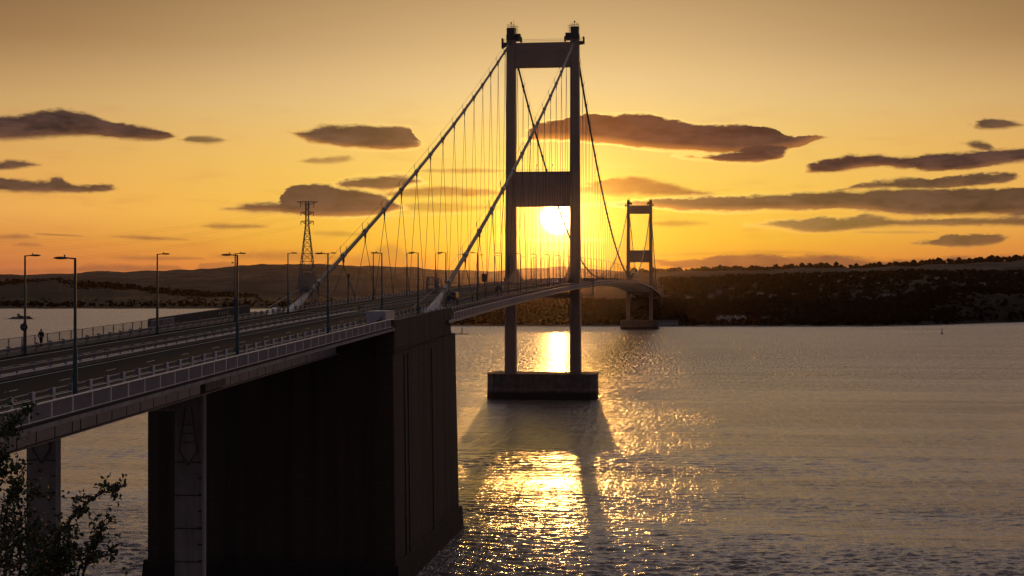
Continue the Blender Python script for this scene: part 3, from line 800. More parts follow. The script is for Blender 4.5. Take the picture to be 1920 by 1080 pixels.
# small inspection platform on the river face
b = MB().box(-38.6, -36.2, 232.0, 233.4, 31.0, 31.12)
for k in range(4): b.bar((-36.3, 232.1+k*.4, 31.1), (-36.3, 232.1+k*.4, 32.1), .02)
b.box(-36.2, -34.9, 231.6, 232.0, 31.0, 31.12)
vx(b, 'inspection_platform', M['rail_dark'])
# pale coping pieces and stub posts on the near parapet
for k, yy in enumerate((205.5, 212.0, 217.0, 219.5, 222.0)):
    vx(MB().box(XR-.7, XR-.1, yy, yy+1.3, rz(yy)+.86, rz(yy)+1.06), 'coping_stone', M['lightgrey'])
for k in range(9):
    yy = 208.0+k*2.0
    vx(MB().box(XR-1.0, XR-.86, yy, yy+.14, rz(yy)+.1, rz(yy)+1.5), 'stub_post', M['rail'])

# white cabinet with scribbles
cab = thing('equipment_cabinet', 'large grey cabinet with black scribble on the near corner of the anchorage block', 'cabinet', (-40.0, 186.0, rz(186)+.1))
x0, x1 = -1.5, 1.05; yl = 5.6
b = MB().box(x0, x1, 0, yl, 0, 1.75); b.build('casing', M['lightgrey'], cab, bevel=.03)
MB().box(x0-.06, x1+.06, -.06, yl+.06, 1.755, 1.83).build('lid', M['white'], cab)
for k in range(3): MB().box(x1+.002, x1+.03, .15+k*1.85, 1.85+k*1.85, .12, 1.65).build('door', M['white'], cab)
for k in range(2): MB().box(x0+.08+k*1.24, x0+1.24+k*1.24, -.03, -.002, .12, 1.65).build('door', M['lightgrey'], cab)
b = MB(); rr = random.Random(2); pts = [(.35+rr.uniform(-.5,.5), .75+rr.uniform(-.45,.5)) for _ in range(13)]
for p, q in zip(pts[:-1], pts[1:]): b.bar((p[0], -.045, p[1]), (q[0], -.045, q[1]), .022)
b.build('graffiti', M['graffiti'], cab)

# pale panels leaning inside the far parapet at its near end
for k, (xa, xb) in enumerate(((284, 307), (309, 326))):
    y0, y1 = yat(xa, -66.7), yat(xb, -66.7)
    t = thing('barrier_panel', ['grey slatted panel standing at the near end of the dark far parapet', 'paler slatted panel, right of its twin, in front of the dark far parapet'][k], 'panel', (-66.7, y0, rz(y0)+.1), 'slatted panels by the far parapet')
    s = SL(y0)
    b = MB().box(-.03,.03,0,.08,0,1.0).box(-.03,.03,y1-y0-.08,y1-y0,s*(y1-y0),s*(y1-y0)+1.0)
    for h in (.0, .95): b.hexa([(-.03,0,h),(.03,0,h),(.03,y1-y0,h+s*(y1-y0)),(-.03,y1-y0,h+s*(y1-y0)),(-.03,0,h+.07),(.03,0,h+.07),(.03,y1-y0,h+.07+s*(y1-y0)),(-.03,y1-y0,h+.07+s*(y1-y0))])
    b.build('frame', M['lightgrey'], t)
    n = int((y1-y0)/.28)
    for q in range(1, n):
        yy = (y1-y0)*q/n; MB().box(-.015,.015,yy-.07,yy+.05,s*yy+.08,s*yy+.94).build('slat', M['rail_dark'] if k == 0 else M['girder'], t)

# small pale notices on the far parapet
for k, xx in enumerate((411, 416, 420, 425)):
    yy = yat(xx, -67.0)
    tag(MB().box(-67.06, -67.02, yy, yy+.55, rz(yy)+.55, rz(yy)+.98).build('notice_plate', M['rail_dark']),
        ['small pale plate on the dark far parapet, leftmost of four in a row', 'small pale plate on the dark far parapet, second from left of four', 'small pale plate on the dark far parapet, third from left of four', 'small pale plate on the dark far parapet, rightmost of four'][k], 'plate', 'small plates on the far parapet')

# ------------------------------------------------------------------ suspended deck
dk = thing('suspended_deck', 'long slim steel deck of the suspension bridge between the anchorages, rising to midspan', 'bridge deck', (AX, 1016, 0))
CUR[0] = dk
D0, D1 = A1-4.5, 1826
box = [(-40.6,-.05),(-40.6,-1.05),(-39.0,-1.5),(-44.5,-3.1),(-60.0,-3.1),(-65.6,-1.5),(-64.0,-1.05),(-64.0,-.05)]
vx(sweepY(MB(), box, D0+6, D1, 14), 'box_girder', M['girder'])
for sgn in (0, 1):
    f = (lambda x: x) if sgn == 0 else (lambda x: 2*AX-x)
    vx(sweepY(MB(), [(f(-40.6),-1.1),(f(-36.75),-1.1),(f(-36.75),-1.02),(f(-40.6),-1.02)], D0, D1, 14), 'footway', M['footway'])
    vx(sweepY(MB(), [(f(-40.6),-1.0),(f(-40.52),-1.0),(f(-40.52),.12),(f(-40.6),.12)], D0+2, D1, 14), 'edge_plate', M['sidewall'])
    vx(sweepY(MB(), [(f(-36.75),-1.42),(f(-36.62),-1.42),(f(-36.62),-1.28),(f(-36.75),-1.28)], D0, D1, 14), 'bottom_edge', M['sidewall'])
    vx(sweepY(MB(), [(f(-36.80),-1.28),(f(-36.70),-1.28),(f(-36.70),-.98),(f(-36.80),-.98)], D0, D1, 14), 'fascia', M['girder'])
    # brackets of the barrier posts down the edge plate
    bm_ = MB().hexa([(-.0,-.08,-.95),(.55,-.08,-.95),(.55,.08,-.95),(0,.08,-.95),(0,-.08,.1),(.08,-.08,.1),(.08,.08,.1),(0,.08,.1)]).mesh('edge_bracket'); bm_.materials.append(M['rail_dark'])
    for y in np.arange(D0+4, 640 if sgn == 0 else 300, 3.0):
        place(bm_, 'edge_bracket', dk, (f(-40.5)-AX, y-1016, rz(y)), (0,0,0 if sgn == 0 else math.pi))
    # raised kerb beam between barrier and hangers
    vx(sweepY(MB(), [(f(-42.2),-.05),(f(-40.6),-.05),(f(-40.6),.12),(f(-42.2),.12)], D0, D1, 14), 'verge', M['footway'])
vx(MB().box(-62.0,-42.5, A1-.35, A1+.25, rz(A1)+.004, rz(A1)+.03), 'expansion_joint', M['lightgrey'])
# mesh parapets outside the footways
def mesh_parapet(label, Xp, a, b, nearn):
    t = thing('mesh_parapet', label, 'railing', (Xp, (a+b)/2, 0)); bay = 3.05
    pm = MB().box(-.035,.035,-.04,.04,-1.02,.02).mesh('post'); pm.materials.append(M['rail'])
    inf = MB(); s = SL((a+600)/2)
    for k in range(1, 30):
        yy = bay*k/30; inf.box(-.022,.022,yy-.026,yy+.026,-.98,-.02)
    im = inf.mesh('infill_panel'); im.materials.append(M['mesh'])
    yl = np.arange(a, b, bay)
    for y in yl[:nearn]:
        place(pm, 'post', t, (0, y-t.location.y, rz(y))); place(im, 'infill_panel', t, (0, y-t.location.y, rz(y)))
    mb = MB()
    for y in yl[nearn:]: mb.box(Xp-.035,Xp+.035,y-.04,y+.04,rz(y)-1.02,rz(y)+.02).box(Xp-.02,Xp+.02,y+.1,y+1.45,rz(y)-.98,rz(y)-.02).box(Xp-.02,Xp+.02,y+1.55,y+2.95,rz(y)-.98,rz(y)-.02)
    tag(vx(mb, 'infill_panel', M['mesh'], parent=t), kind='stuff')
    vx(sweepY(MB(), [(Xp-.05,.02),(Xp+.05,.02),(Xp+.05,.09),(Xp-.05,.09)], a, b, 14), 'top_rail', M['rail'], parent=t)
mesh_parapet('grey mesh parapet outside the near footway of the suspended deck', -36.7, A1+.3, D1, 150)
mesh_parapet('grey mesh parapet outside the far footway of the suspended deck', -67.9, yat(470, -67.9), D1, 60)

# far anchorage on the opposite bank
fa = thing('anchorage_block', 'far anchorage block hidden behind the far tower on the opposite shore', 'bridge anchorage', (AX, 1850, 0))
vx(MB().box(-68.5,-36.5,1827,1870,-2,rz(1827)-.1), 'body', M['boarded'], parent=fa)

# ------------------------------------------------------------------ towers
TOP = 126.3
def taper(xc, z, inner=True):
    f = (z-8)/(TOP-8); return 1.9 + (1.52-1.9)*f
def make_tower(Y, label):
    t = thing('bridge_tower', label, 'bridge tower', (AX, Y, 0), 'towers of the suspension bridge')
    XC = 11.35
    mb = MB(); pts = []
    L_, Wd = 19.3, 7.5
    outline = [(-L_,-Wd+3),(-L_+2.2,-Wd),(L_-2.2,-Wd),(L_,-Wd+3),(L_,Wd-3),(L_-2.2,Wd),(-L_+2.2,Wd),(-L_,Wd-3)]
    mb.sweep([[(x*1.012,y*1.012,-3) for x,y in outline],[(x,y,8.4) for x,y in outline]])
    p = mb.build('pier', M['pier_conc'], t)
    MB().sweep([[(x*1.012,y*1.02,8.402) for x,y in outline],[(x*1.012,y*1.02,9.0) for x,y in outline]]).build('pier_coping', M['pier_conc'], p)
    for s in (-1, 1):
        mb = MB(); secs = []
        for z in (9.0, 40, 68, 95, TOP+1.0):
            w = taper(0, z); xc = s*(XC + .25*(1-(z-8)/(TOP-8))); d = 2.9-.4*(z-8)/(TOP-8); c = .28
            secs.append([(xc-w,-d+c,z),(xc-w+c,-d,z),(xc+w-c,-d,z),(xc+w,-d+c,z),(xc+w,d-c,z),(xc+w-c,d,z),(xc-w+c,d,z),(xc-w,d-c,z)])
        leg = mb.sweep(secs).build('leg', M['tower'], t)
        for z in (24, 34, 52, 60, 90, 104):
            w = taper(0, z)+.03; xc = s*(XC + .25*(1-(z-8)/(TOP-8))); d = 2.93-.4*(z-8)/(TOP-8)
            MB().box(xc-w, xc+w, -d, d, z, z+.10).build('weld_seam', M['tower'], leg)
        # saddle housing, work platform and mast on top
        h = MB().box(s*XC-1.35, s*XC+1.35, -3.0, 3.0, TOP+1.0, TOP+5.2).box(s*XC-1.6, s*XC+1.6, -2.0, 2.0, TOP+1.0, TOP+3.0).build('saddle_housing', M['lantern'], t)
        MB().box(s*XC-1.55, s*XC+1.55, -1.8, 1.8, TOP+5.21, TOP+5.42).build('housing_roof', M['lightgrey'], h)
        b = MB()
        for dx in (-1.35,-.7,0,.7,1.35):
            for yy in (-1.6,1.6): b.bar((s*XC+dx,yy,TOP+5.42),(s*XC+dx,yy,TOP+6.7),.05)
        for z in (6.05, 6.7):
            for yy in (-1.6,1.6): b.bar((s*XC-1.35,yy,TOP+z),(s*XC+1.35,yy,TOP+z),.05)
        b.build('roof_guardrail', M['rail_dark'], h)
        b = MB().bar((s*XC-.1,0,TOP+5.4),(s*XC-.1,0,TOP+7.2),.09,6); b.ball((s*XC-.1,0,TOP+7.5),.32)
        b.build('beacon_light', M['black'], h)
        b = MB().bar((s*XC+.85,0,TOP+5.4),(s*XC+.85,0,TOP+8.6 if s < 0 else TOP+7.0),.05)
        for q in range(4):
            zz = TOP+4.2+q*.65; b.bar((s*XC-s*.3,0,zz),(s*XC-s*2.6,0,zz),.06)
        b.bar((s*XC-s*2.0,0,TOP+1.2),(s*XC-s*2.0,0,TOP+6.6),.07)
        b.build('antenna', M['black'], h)
        b = MB().box(min(s*(XC-1.6),s*(XC-3.3)),max(s*(XC-1.6),s*(XC-3.3)),-1.4,1.4,TOP+1.0,TOP+3.4).box(min(s*(XC-3.2),s*(XC-3.8)),max(s*(XC-3.2),s*(XC-3.8)),-.7,.7,TOP+.5,TOP+2.3)
        b.build('machinery_box', M['lantern'], h)
        b = MB()
        xa, xb = sorted((s*(XC+1.5), s*(XC+3.4)))
        b.hexa([(xa,-1.5,TOP-1.6 if s < 0 else TOP-.6),(xb,-1.5,TOP-.4),(xb,1.5,TOP-.4),(xa,1.5,TOP-1.6 if s < 0 else TOP-.6),(xa,-1.5,TOP+.3),(xb,-1.5,TOP+.3),(xb,1.5,TOP+.3),(xa,1.5,TOP+.3)])
        xq = s*(XC+3.4); b.box(min(xq,xq-s*.5),max(xq,xq-s*.5),-1.5,1.5,TOP+.3,TOP+1.9)
        for q in range(4): b.bar((s*(XC+1.6+q*.5),-1.4,TOP+.3),(s*(XC+1.6+q*.5),-1.4,TOP+1.4),.045)
        b.bar((s*(XC+1.6),-1.4,TOP+1.4),(s*(XC+3.3),-1.4,TOP+1.4),.045)
        b.build('side_platform', M['lantern'], t)
        # access ladder cage at the foot
        b = MB(); lx = s*(XC-2.9)
        for dx in (0, .9): b.bar((lx+dx,-2.5,9.0),(lx+dx,-2.5,13.4),.06)
        for q in range(7): b.bar((lx,-2.5,9.4+q*.6),(lx+.9,-2.5,9.4+q*.6),.045)
        b.build('access_ladder', M['rail_dark'], t)
    wi = XC-1.45
    MB().box(-wi, wi, -2.0, 2.0, 117.8, TOP).build('top_portal_beam', M['tower'], t)
    MB().box(-wi, wi, -2.12, -2.003, 123.2, 123.45).build('beam_rib', M['tower'], t)
    MB().box(-wi+.15, wi-.15, -2.1, 2.1, 68.2, 80.5).build('middle_portal_beam', M['tower'], t)
    MB().box(-wi, wi, -1.6, 1.6, rz(Y)-5.4, rz(Y)-3.3).build('deck_portal_beam', M['tower'], t)
    b = MB(); 
    for zt, n in ((TOP, 22), (80.5, 20)):
        for k in range(n+1):
            x = -8.8+17.6*k/n; b.bar((x,-1.9,zt),(x,-1.9,zt+(1.15 if zt == TOP else .8)),.035)
        for hh in ((.6, 1.15) if zt == TOP else (.8,)): b.bar((-8.8,-1.9,zt+hh),(8.8,-1.9,zt+hh),.04)
    for x in (-2.6, 3.0): b.bar((x,0,80.5),(x+.3,0,82.9),.06); b.ball((x+.4,0,83.0),.25)
    b.build('beam_guardrail', M['rail_dark'], t)
    for s in (-1,1):
        b = MB()
        for k in range(26):
            x = s*(13.3 + .15*k)
            b.bar((x,-Wd+.3,9.0),(x,-Wd+.3,9.0+(1.0 if k % 3 else 1.25)),.03)
        b.bar((s*13.3,-Wd+.3,9.95),(s*17.05,-Wd+.3,9.95),.035)
        b.build('pier_guardrail', M['rail_dark'], t)
    return t
tw = make_tower(T1, 'nearer twin legged tower of the suspension bridge with the low sun shining through it')
dup(tw, (AX, T2, 0), 'farther, smaller twin legged bridge tower standing off the opposite wooded shore')

# stepped wind screens beside the tower legs
for Y, nm in ((T1, 'nearer'), (T2, 'farther')):
    for s, sd in ((1, 'right'), (-1, 'left')):
        Xw = AX + s*9.55
        t = thing('wind_screen', f'stepped slatted wind screen beside the {sd} leg of the {nm} tower', 'wind screen', (Xw, Y, rz(Y)), 'wind screens at the towers')
        for k in range(-6, 6):
            y0 = k*4.6; hgt = 5.2-.78*min(abs(k+.5)-.5, 6)
            if hgt < .9: continue
            b = MB()
            for q in range(int(hgt/.42)): b.box(-.03,.03,y0+.06,y0+4.5,.12+q*.42,.12+q*.42+.30)
            b.build('screen_panel', M['girder'], t)
            MB().box(-.09,.09,y0-.07,y0+.07,0,hgt+.25).build('post', M['rail_dark'], t)

# ------------------------------------------------------------------ cables
ZT = TOP+1.1
def cz(Y):
    if T1 <= Y <= T2: return 48.2 + (ZT-48.2)*((Y-1016)/494)**2
    if Y < T1: t = (Y-226.5)/(T1-226.5); return 33.6 + (ZT-33.6)*t - 4*3.6*t*(1-t)
    t = (1805.5-Y)/(1805.5-T2); return 33.6 + (ZT-33.6)*t - 4*3.6*t*(1-t)
def make_cable(Xc, label, side):
    t = thing('main_cable', label, 'suspension cable', (Xc, 1016, 0), 'main cables of the suspension bridge')
    Y = sorted(set(list(np.arange(230, T1, 6)) + list(np.arange(T1, T2, 6)) + list(np.arange(T2, 1803, 10)) + [T1, T2, 1803]))
    n = 10; secs = []
    for y in Y:
        dz = (cz(y+.5)-cz(y-.5)) if y not in (T1, T2) else 0
        d = Vector((0,1,dz)).normalized(); up = Vector((1,0,0)).cross(d)
        secs.append([tuple(Vector((Xc,y,cz(y))) + Vector((1,0,0))*.36*math.cos(2*math.pi*i/n) + up*.36*math.sin(2*math.pi*i/n)) for i in range(n)])
    vx(MB().sweep(secs), 'cable', M['cable'], parent=t, smooth=True)
    sp = 18.29
    bands = []
    k = 1
    while T1 - k*sp > 240: bands.append((T1-k*sp, 0)); k += 1
    bands.append((243.5, 3))
    nm = 54
    for k in range(1, nm): bands.append((T1 + (T2-T1)*k/nm, 1))
    for k in range(1, 15): bands.append((T2+k*sp, 2))
    bands.sort()
    for y, kind in bands:
        zc = cz(y); sl = cz(y+.5)-cz(y-.5); d = Vector((0,1,sl)).normalized(); c = Vector((Xc,y,zc))
        b = MB().bar(c-d*.75, c+d*.75, .50, 8); b.box(Xc-.16, Xc+.16, y-.28, y+.28, zc-1.25, zc-.35)
        b.box(Xc-.10, Xc+.10, y-.13, y+.13, zc-2.1, zc-1.2)
        bd = vx(b, 'cable_band', M['rail_dark'], parent=t)
        for s in (-1, 1):
            b = MB().bar((Xc+s*.45,y,zc+.1),(Xc+s*.62,y,zc+1.45),.055); b.bar((Xc+s*.62,y,zc+1.4),(Xc+s*.5,y-.3,zc+1.75),.05)
            vx(b, 'stanchion', M['rail_dark'], parent=bd)
        if kind == 3: continue
        for s in (-1, 1):
            yd = y+s*9.14
            if yd < 236 or yd > 1800: continue
            zd = rz(yd)+.12
            if zc-2-zd < .6: continue
            b = MB().bar((Xc,y+s*.06,zc-2.0),(Xc,yd,zd+1.1),.058,4); b.bar((Xc,yd,zd+1.3),(Xc,yd,zd-.05),.12,4)
            vx(b, 'hanger', M['hanger'], parent=t)
    for s in (-1, 1):
        b = MB(); bb = [(226+6, cz(232)+1.0)]
        allp = [(y, cz(y)+1.42) for y, _ in bands if y < T1] + [(T1-4, cz(T1-4)+1.4)]
        for (ya, za), (yb_, zb) in zip(allp[:-1], allp[1:]): b.bar((Xc+s*.62,ya,za),(Xc+s*.62,yb_,zb),.03,3)
        allp = [(T1+4, cz(T1+4)+1.4)] + [(y, cz(y)+1.42) for y, q in bands if T1 < y < T2] + [(T2-4, cz(T2-4)+1.4)]
        for (ya, za), (yb_, zb) in zip(allp[:-1], allp[1:]): b.bar((Xc+s*.62,ya,za),(Xc+s*.62,yb_,zb),.03,3)
        vx(b, 'hand_strand', M['hanger'], parent=t)
    # flared cover where the strands spread into the anchorage
    c0 = Vector((Xc, 240, cz(240))); c1 = Vector((Xc, 223.5, cz(226.5)-1.1))
    b = MB(); b.bar(c0, c1, .40, 12, r2=1.25)
    for q in range(10):
        f = (q+.5)/10; c = c0.lerp(c1, f); c2 = c0.lerp(c1, f+.022); r = .40+.85*f+.035; b.bar(c, c2, r, 12, r2=r)
    vx(b, 'strand_cover', M['sidewall'], parent=t)
    # handrails beside the cover
    b = MB()
    for s in (-1, 1):
        b.bar((Xc+s*1.1, 241, cz(241)+.9), (Xc+s*1.5, 222.5, rz(222)+1.0), .06)
        for q in range(5):
            f = q/4; a_ = Vector((Xc+s*1.1,241,cz(241)+.9)).lerp(Vector((Xc+s*1.5,222.5,rz(222)+1.0)), f); b.bar(a_, (a_.x,a_.y,a_.z-1.1), .04)
    vx(b, 'cover_handrail', M['mesh'], parent=t)
    return t
make_cable(CR, 'near side main cable, crossing in front of the left leg of the nearer tower', 1)
make_cable(CL, 'far side main cable, running down left from the left leg of the nearer tower', -1)

# access cages round the cables above the anchorage
for Xc, lab in ((-42.6, 'right'), (-64.2, 'left')):
    Yc = 241.5; t = thing('access_cage', f'dark barred access gate cage where the {lab} hand cable meets the deck', 'cage', (Xc, Yc, rz(Yc)), 'cable access cages')
    if lab == 'left': t.scale = (1, 1, 1.12)
    b = MB()
    for dx in (-.9,.9):
        for dy in (-.8,.8): b.box(dx-.06,dx+.06,dy-.06,dy+.06,.0,5.3)
    for z in (2.9, 4.1, 5.3):
        for dy in (-.8,.8): b.box(-.9,.9,dy-.05,dy+.05,z-.06,z+.06)
        for dx in (-.9,.9): b.box(dx-.05,dx+.05,-.8,.8,z-.06,z+.06)
    b.build('frame', M['rail_dark'], t)
    for q in range(6):
        x = -.75+q*.3
        for dy in (-.8,.8): MB().box(x-.035,x+.035,dy-.03,dy+.03,2.9,5.3).build('bar', M['rail_dark'], t)
    MB().box(-.86,-.82,-.7,.7,2.3,5.1).build('side_plate', M['rail_dark'], t)
    b = MB().box(-.7,.7,.5,.56,2.6,3.4); b.build('gate_plate', M['rail_dark'], t)

# low white hood on the far side of the block
t = thing('strand_hood', 'small white wedge shaped hood on the far footway near the end of the dark parapet', 'hood', (0,0,0))
y0, y1 = yat(504,-63.8), yat(520,-63.8)
t.location = (-63.8, y0, rz(y0)+.1)
b = MB(); s = SL(y0); d = y1-y0
b.add([(-.5,0,0),(.5,0,0),(.5,d,s*d),(-.5,d,s*d),(-.4,d*.75,1.0),(.4,d*.75,1.0),(.4,d,.95),(-.4,d,.95)], [(0,1,2,3),(0,1,5,4),(1,2,6,5),(2,3,7,6),(3,0,4,7),(4,5,6,7)])
b.build('shell', M['white'], t); MB().box(-.52,.52,d+.01,d+.09,s*d-.1,s*d+1.05).build('end_frame', M['rail_dark'], t)

# maintenance gantry under the deck beyond the nearer tower
t = thing('maintenance_gantry', 'travelling maintenance gantry hung under the deck just right of the nearer tower', 'gantry', (AX, T1+24, rz(T1+24)))
b = MB()
for dy in (-2.4, 2.4):
    b.bar((-16.6,dy,-4.4),(16.6,dy,-4.4),.12); b.bar((-16.6,dy,-5.4),(16.6,dy,-5.4),.12)
    for k in range(17): b.bar((-16.6+k*2.0,dy,-5.4),(-16.6+k*2.0+1.0,dy,-4.4),.06); b.bar((-15.6+k*2.0,dy,-4.4),(-14.6+k*2.0,dy,-5.4),.06)
b.build('truss', M['rail_dark'], t)
MB().box(-16.6,16.6,-2.3,2.3,-5.52,-5.44).build('platform', M['rail_dark'], t)
for s in (-1,1):
    b = MB(); b.bar((s*16.2,-2.3,-5.4),(s*16.2,-2.3,.9),.12); b.bar((s*16.2,2.3,-5.4),(s*16.2,2.3,.9),.12); b.box(min(s*15.4,s*16.9),max(s*15.4,s*16.9),-2.4,2.4,.3,1.6); b.build('end_frame', M['rail_dark'], t)

# ------------------------------------------------------------------ street lamps
def make_lamp(label, loc, direction, cat='street lamp', H=9.3):
    t = thing('street_lamp', label, cat, loc, 'street lamps along the road')
    MB().bar((0,0,0),(0,0,.12),.24,10).build('base_plate', M['lamp'], t)
    MB().bar((0,0,.1),(0,0,3.1),.165,12,r2=.155).build('lower_column', M['lamp'], t)
    MB().bar((0,0,3.1),(0,0,H),.115,10,r2=.085).build('upper_column', M['lamp'], t)
    s = direction
    b = MB().bar((0,0,H-.05),(s*.55,0,H+.0),.05,6); b.build('arm', M['lamp'], t)
    b = MB(); secs = []
    for q, (w, h) in enumerate(((.06,.04),(.15,.08),(.17,.10),(.15,.09),(.05,.03))):
        x = s*(.45+q*.27); secs.append([(x,-w,H-.02),(x,-w*.6,H-h*.9),(x,w*.6,H-h*.9),(x,w,H-.02),(x,w*.5,H+h),(x,-w*.5,H+h)])
    ln = b.sweep(secs).build('lantern', M['lantern'], t)
    MB().bar((s*.75,0,H+.09),(s*.75,0,H+.22),.05,6).build('photocell', M['lantern'], ln)
    MB().box(-.10,.10,-.175,-.155,.5,1.5).build('service_door', M['lamp'], t)
    return t
XLR, XLL = -41.15, -62.3
right_x = [141, 445, 615, 716, 784, 836, 895]; left_x = [47, 295, 441, 540, 615, 700, 763]
RY = [yat(x, XLR) for x in right_x]; LY = [yat(x, XLL) for x in left_x]
while RY[-1] < 1780: RY.append(RY[-1]+36.6)
while LY[-1] < 1780: LY.append(LY[-1]+36.6)
near_tr = ['on the near side in front of the far hills, nearest the camera', 'over the near barrier midway along the viaduct', 'on the near kerb just before the grey cabinet', 'just behind the grey cabinet, near side kerb', 'on the near kerb before the flared foot of the near cable', 'near side kerb beside the white roofed van', 'near side kerb, next past the white roofed van']
near_tl = ['carrying a round sign, beside the walker at the left edge', 'on the far kerb standing at the slatted panels', 'with a camera bracket, before the end of the dark parapet', 'on the far kerb just left of the lattice pylon', 'on the far kerb just right of the lattice pylon', 'on the far kerb, second right of the lattice pylon', 'on the far kerb, third right of the lattice pylon']
LR = make_lamp('teal street lamp '+near_tr[0], (XLR, RY[0], rz(RY[0])+.1), -1)
LL = make_lamp('tall teal street lamp '+near_tl[0], (XLL, LY[0], rz(LY[0])+.1), 1)
sR, sL = snapshot(LR), snapshot(LL)
def lamp_label(i, y, side, nears):
    if i < 7: return 'tall teal street lamp '+nears[i]
    if y < T1: return f'slim lamp on the {side} kerb before the nearer tower, {ordinal(i-7)} past the white roofed van'
    k = sum(1 for q in (RY if side == 'near' else LY)[:i] if q >= T1)
    return f'distant street lamp on the {side} kerb, {ordinal(k)} beyond the nearer tower'
lamps_left = [LL]
for i, y in enumerate(RY[1:], 1):
    dup(LR, (XLR, y, rz(y)+.1), lamp_label(i, y, 'near', near_tr), tree=sR)
for i, y in enumerate(LY[1:], 1):
    lamps_left.append(dup(LL, (XLL, y, rz(y)+.1), lamp_label(i, y, 'far', near_tl), tree=sL))
# round signs seen from the back, camera bracket
for k, i in enumerate((0, 2)):
    L = lamps_left[i]; z = L.location.z+2.55
    t = thing('round_sign', ['round road sign seen from behind on the leftmost lamp post', 'round road sign seen from behind on the lamp post before the dark parapet ends'][k], 'road sign', (XLL, LY[i]-.2, z), 'round road signs on lamp posts')
    MB().bar((0,-.03,0),(0,.0,0),.36,24).build('disc', M['sign_back'], t)
    MB().bar((0,-.05,0),(0,-.03,0),.37,24).build('rim', M['lantern'], t); MB().box(-.18,.18,-.09,-.05,-.04,.04).build('bracket', M['rail_dark'], t)
t = thing('camera_unit', 'small camera on a bracket halfway up the lamp post left of the lattice pylon', 'camera', (XLL, LY[2], rz(LY[2])+8.0))
MB().bar((0,0,0),(-.35,0,.15),.03).build('bracket', M['lantern'], t); MB().ball((-.42,0,.12),.12).build('dome', M['lantern'], t)
# short unlit post and a backed rectangular sign on the bridge
t = thing('sign_post', 'short dark signal post on the far kerb between the lattice pylon and the hangers', 'post', (XLL, yat(653, XLL), rz(yat(653, XLL))+.1))
MB().bar((0,0,0),(0,0,5.2),.13,8).build('post', M['lamp'], t); MB().box(-.1,.35,-.12,.12,5.0,5.45).build('signal_head', M['lantern'], t)
yy = yat(908, -52.4)
t = thing('road_sign', 'dark rectangular road sign in the central reserve before the nearer tower', 'road sign', (-52.4, yy, rz(yy)+.1))
MB().bar((0,0,0),(0,0,3.4),.10,8).build('post', M['lamp'], t); MB().box(-.62,.62,-.12,-.04,2.2,4.2).build('panel', M['sign_back'], t)

# ------------------------------------------------------------------ vehicles
def make_car(label, x, y, paint, roof, dims=(1.85, 4.5, 1.5), van=False, cat='car', rz_=0):
    w, l, h = dims; t = thing('van' if van else 'car', label, cat, (x, y, rz(y)+.0), 'vehicles on the bridge', rz=rz_)
    hw = w/2
    if van: side = [(0,.35),(0,1.0),(.12,1.5),(.25,h-.08),(.5,h),(l*.72,h),(l*.86,1.15),(l-.1,.95),(l,.75),(l,.35)]
    else: side = [(0,.32),(0,.8),(.15,.92),(.5,.98),(1.0,h-.08),(1.4,h),(2.5,h-.02),(3.1,.98),(l-.3,.85),(l,.65),(l,.32)]
    def sec(x, tuck):
        out = []
        for (yy, z) in side:
            xx = x if z < .98 else x*(1-tuck*(z-.95)/(h-.95+.01)); out.append((xx, yy, z))
        return out
    b = MB(); b.sweep([sec(-hw,.18), sec(-hw*.9,.17) and [(p[0]*.99, p[1], p[2]+.015) for p in sec(-hw*.92,.17)], [(p[0], p[1], p[2]+.015) for p in sec(hw*.92,.17)], sec(hw,.18)])
    body = b.build('body', paint, t)
    MB().box(-hw*.78, hw*.78, (.28 if van else .98), (l*.70 if van else 2.6), h+.005, h+.05).build('roof', roof, t)
    zt = h-.12; 
    b = MB()
    if van: b.hexa([(-hw*.75,-.015,1.02),(hw*.75,-.015,1.02),(hw*.75,.02,1.02),(-hw*.75,.02,1.02),(-hw*.7,.12,zt-.25),(hw*.7,.12,zt-.25),(hw*.7,.2,zt-.25),(-hw*.7,.2,zt-.25)])
    else: b.hexa([(-hw*.78,.48,1.0),(hw*.78,.48,1.0),(hw*.78,.55,1.0),(-hw*.78,.55,1.0),(-hw*.7,.94,zt),(hw*.7,.94,zt),(hw*.7,1.0,zt),(-hw*.7,1.0,zt)])
    b.build('rear_window', M['glass'], t)
    b = MB(); yf = l*.86 if van else 3.1; yt = l*.73 if van else 2.55
    b.hexa([(-hw*.8,yf+.02,1.03),(hw*.8,yf+.02,1.03),(hw*.8,yf+.06,1.03),(-hw*.8,yf+.06,1.03),(-hw*.7,yt,h-.06),(hw*.7,yt,h-.06),(hw*.7,yt+.05,h-.06),(-hw*.7,yt+.05,h-.06)])
    b.build('windscreen', M['glass'], t)
    for s in (-1, 1):
        MB().hexa([(s*(hw-.05),1.1,1.0),(s*(hw+.004),1.1,1.0),(s*(hw+.004),l*.66,1.0),(s*(hw-.05),l*.66,1.0),(s*(hw*.80),1.35,h-.16),(s*(hw*.87),1.35,h-.16),(s*(hw*.87),l*.56,h-.16),(s*(hw*.80),l*.56,h-.16)]).build('side_window', M['glass'], t)
        for yy in (.85, l-.9):
            wh = MB().bar((s*(hw-.2),yy,.33),(s*(hw+.01),yy,.33),.33,16).build('wheel', M['black'], t)
            MB().bar((s*(hw-.0),yy,.33),(s*(hw+.025),yy,.33),.19,10).build('rim', M['rail'], wh)
        MB().box(min(s*hw*.7,s*hw*.95),max(s*hw*.7,s*hw*.95),-.03,.0,.72,.88).build('tail_light', MT, t)
        MB().box(min(s*hw,s*(hw+.2)),max(s*hw,s*(hw+.2)),l*.66,l*.70,1.0,1.15).build('mirror', paint, t)
    MB().box(-.26,.26,-.02,-.001,.5,.62).build('number_plate', M['white'], t)
    return t
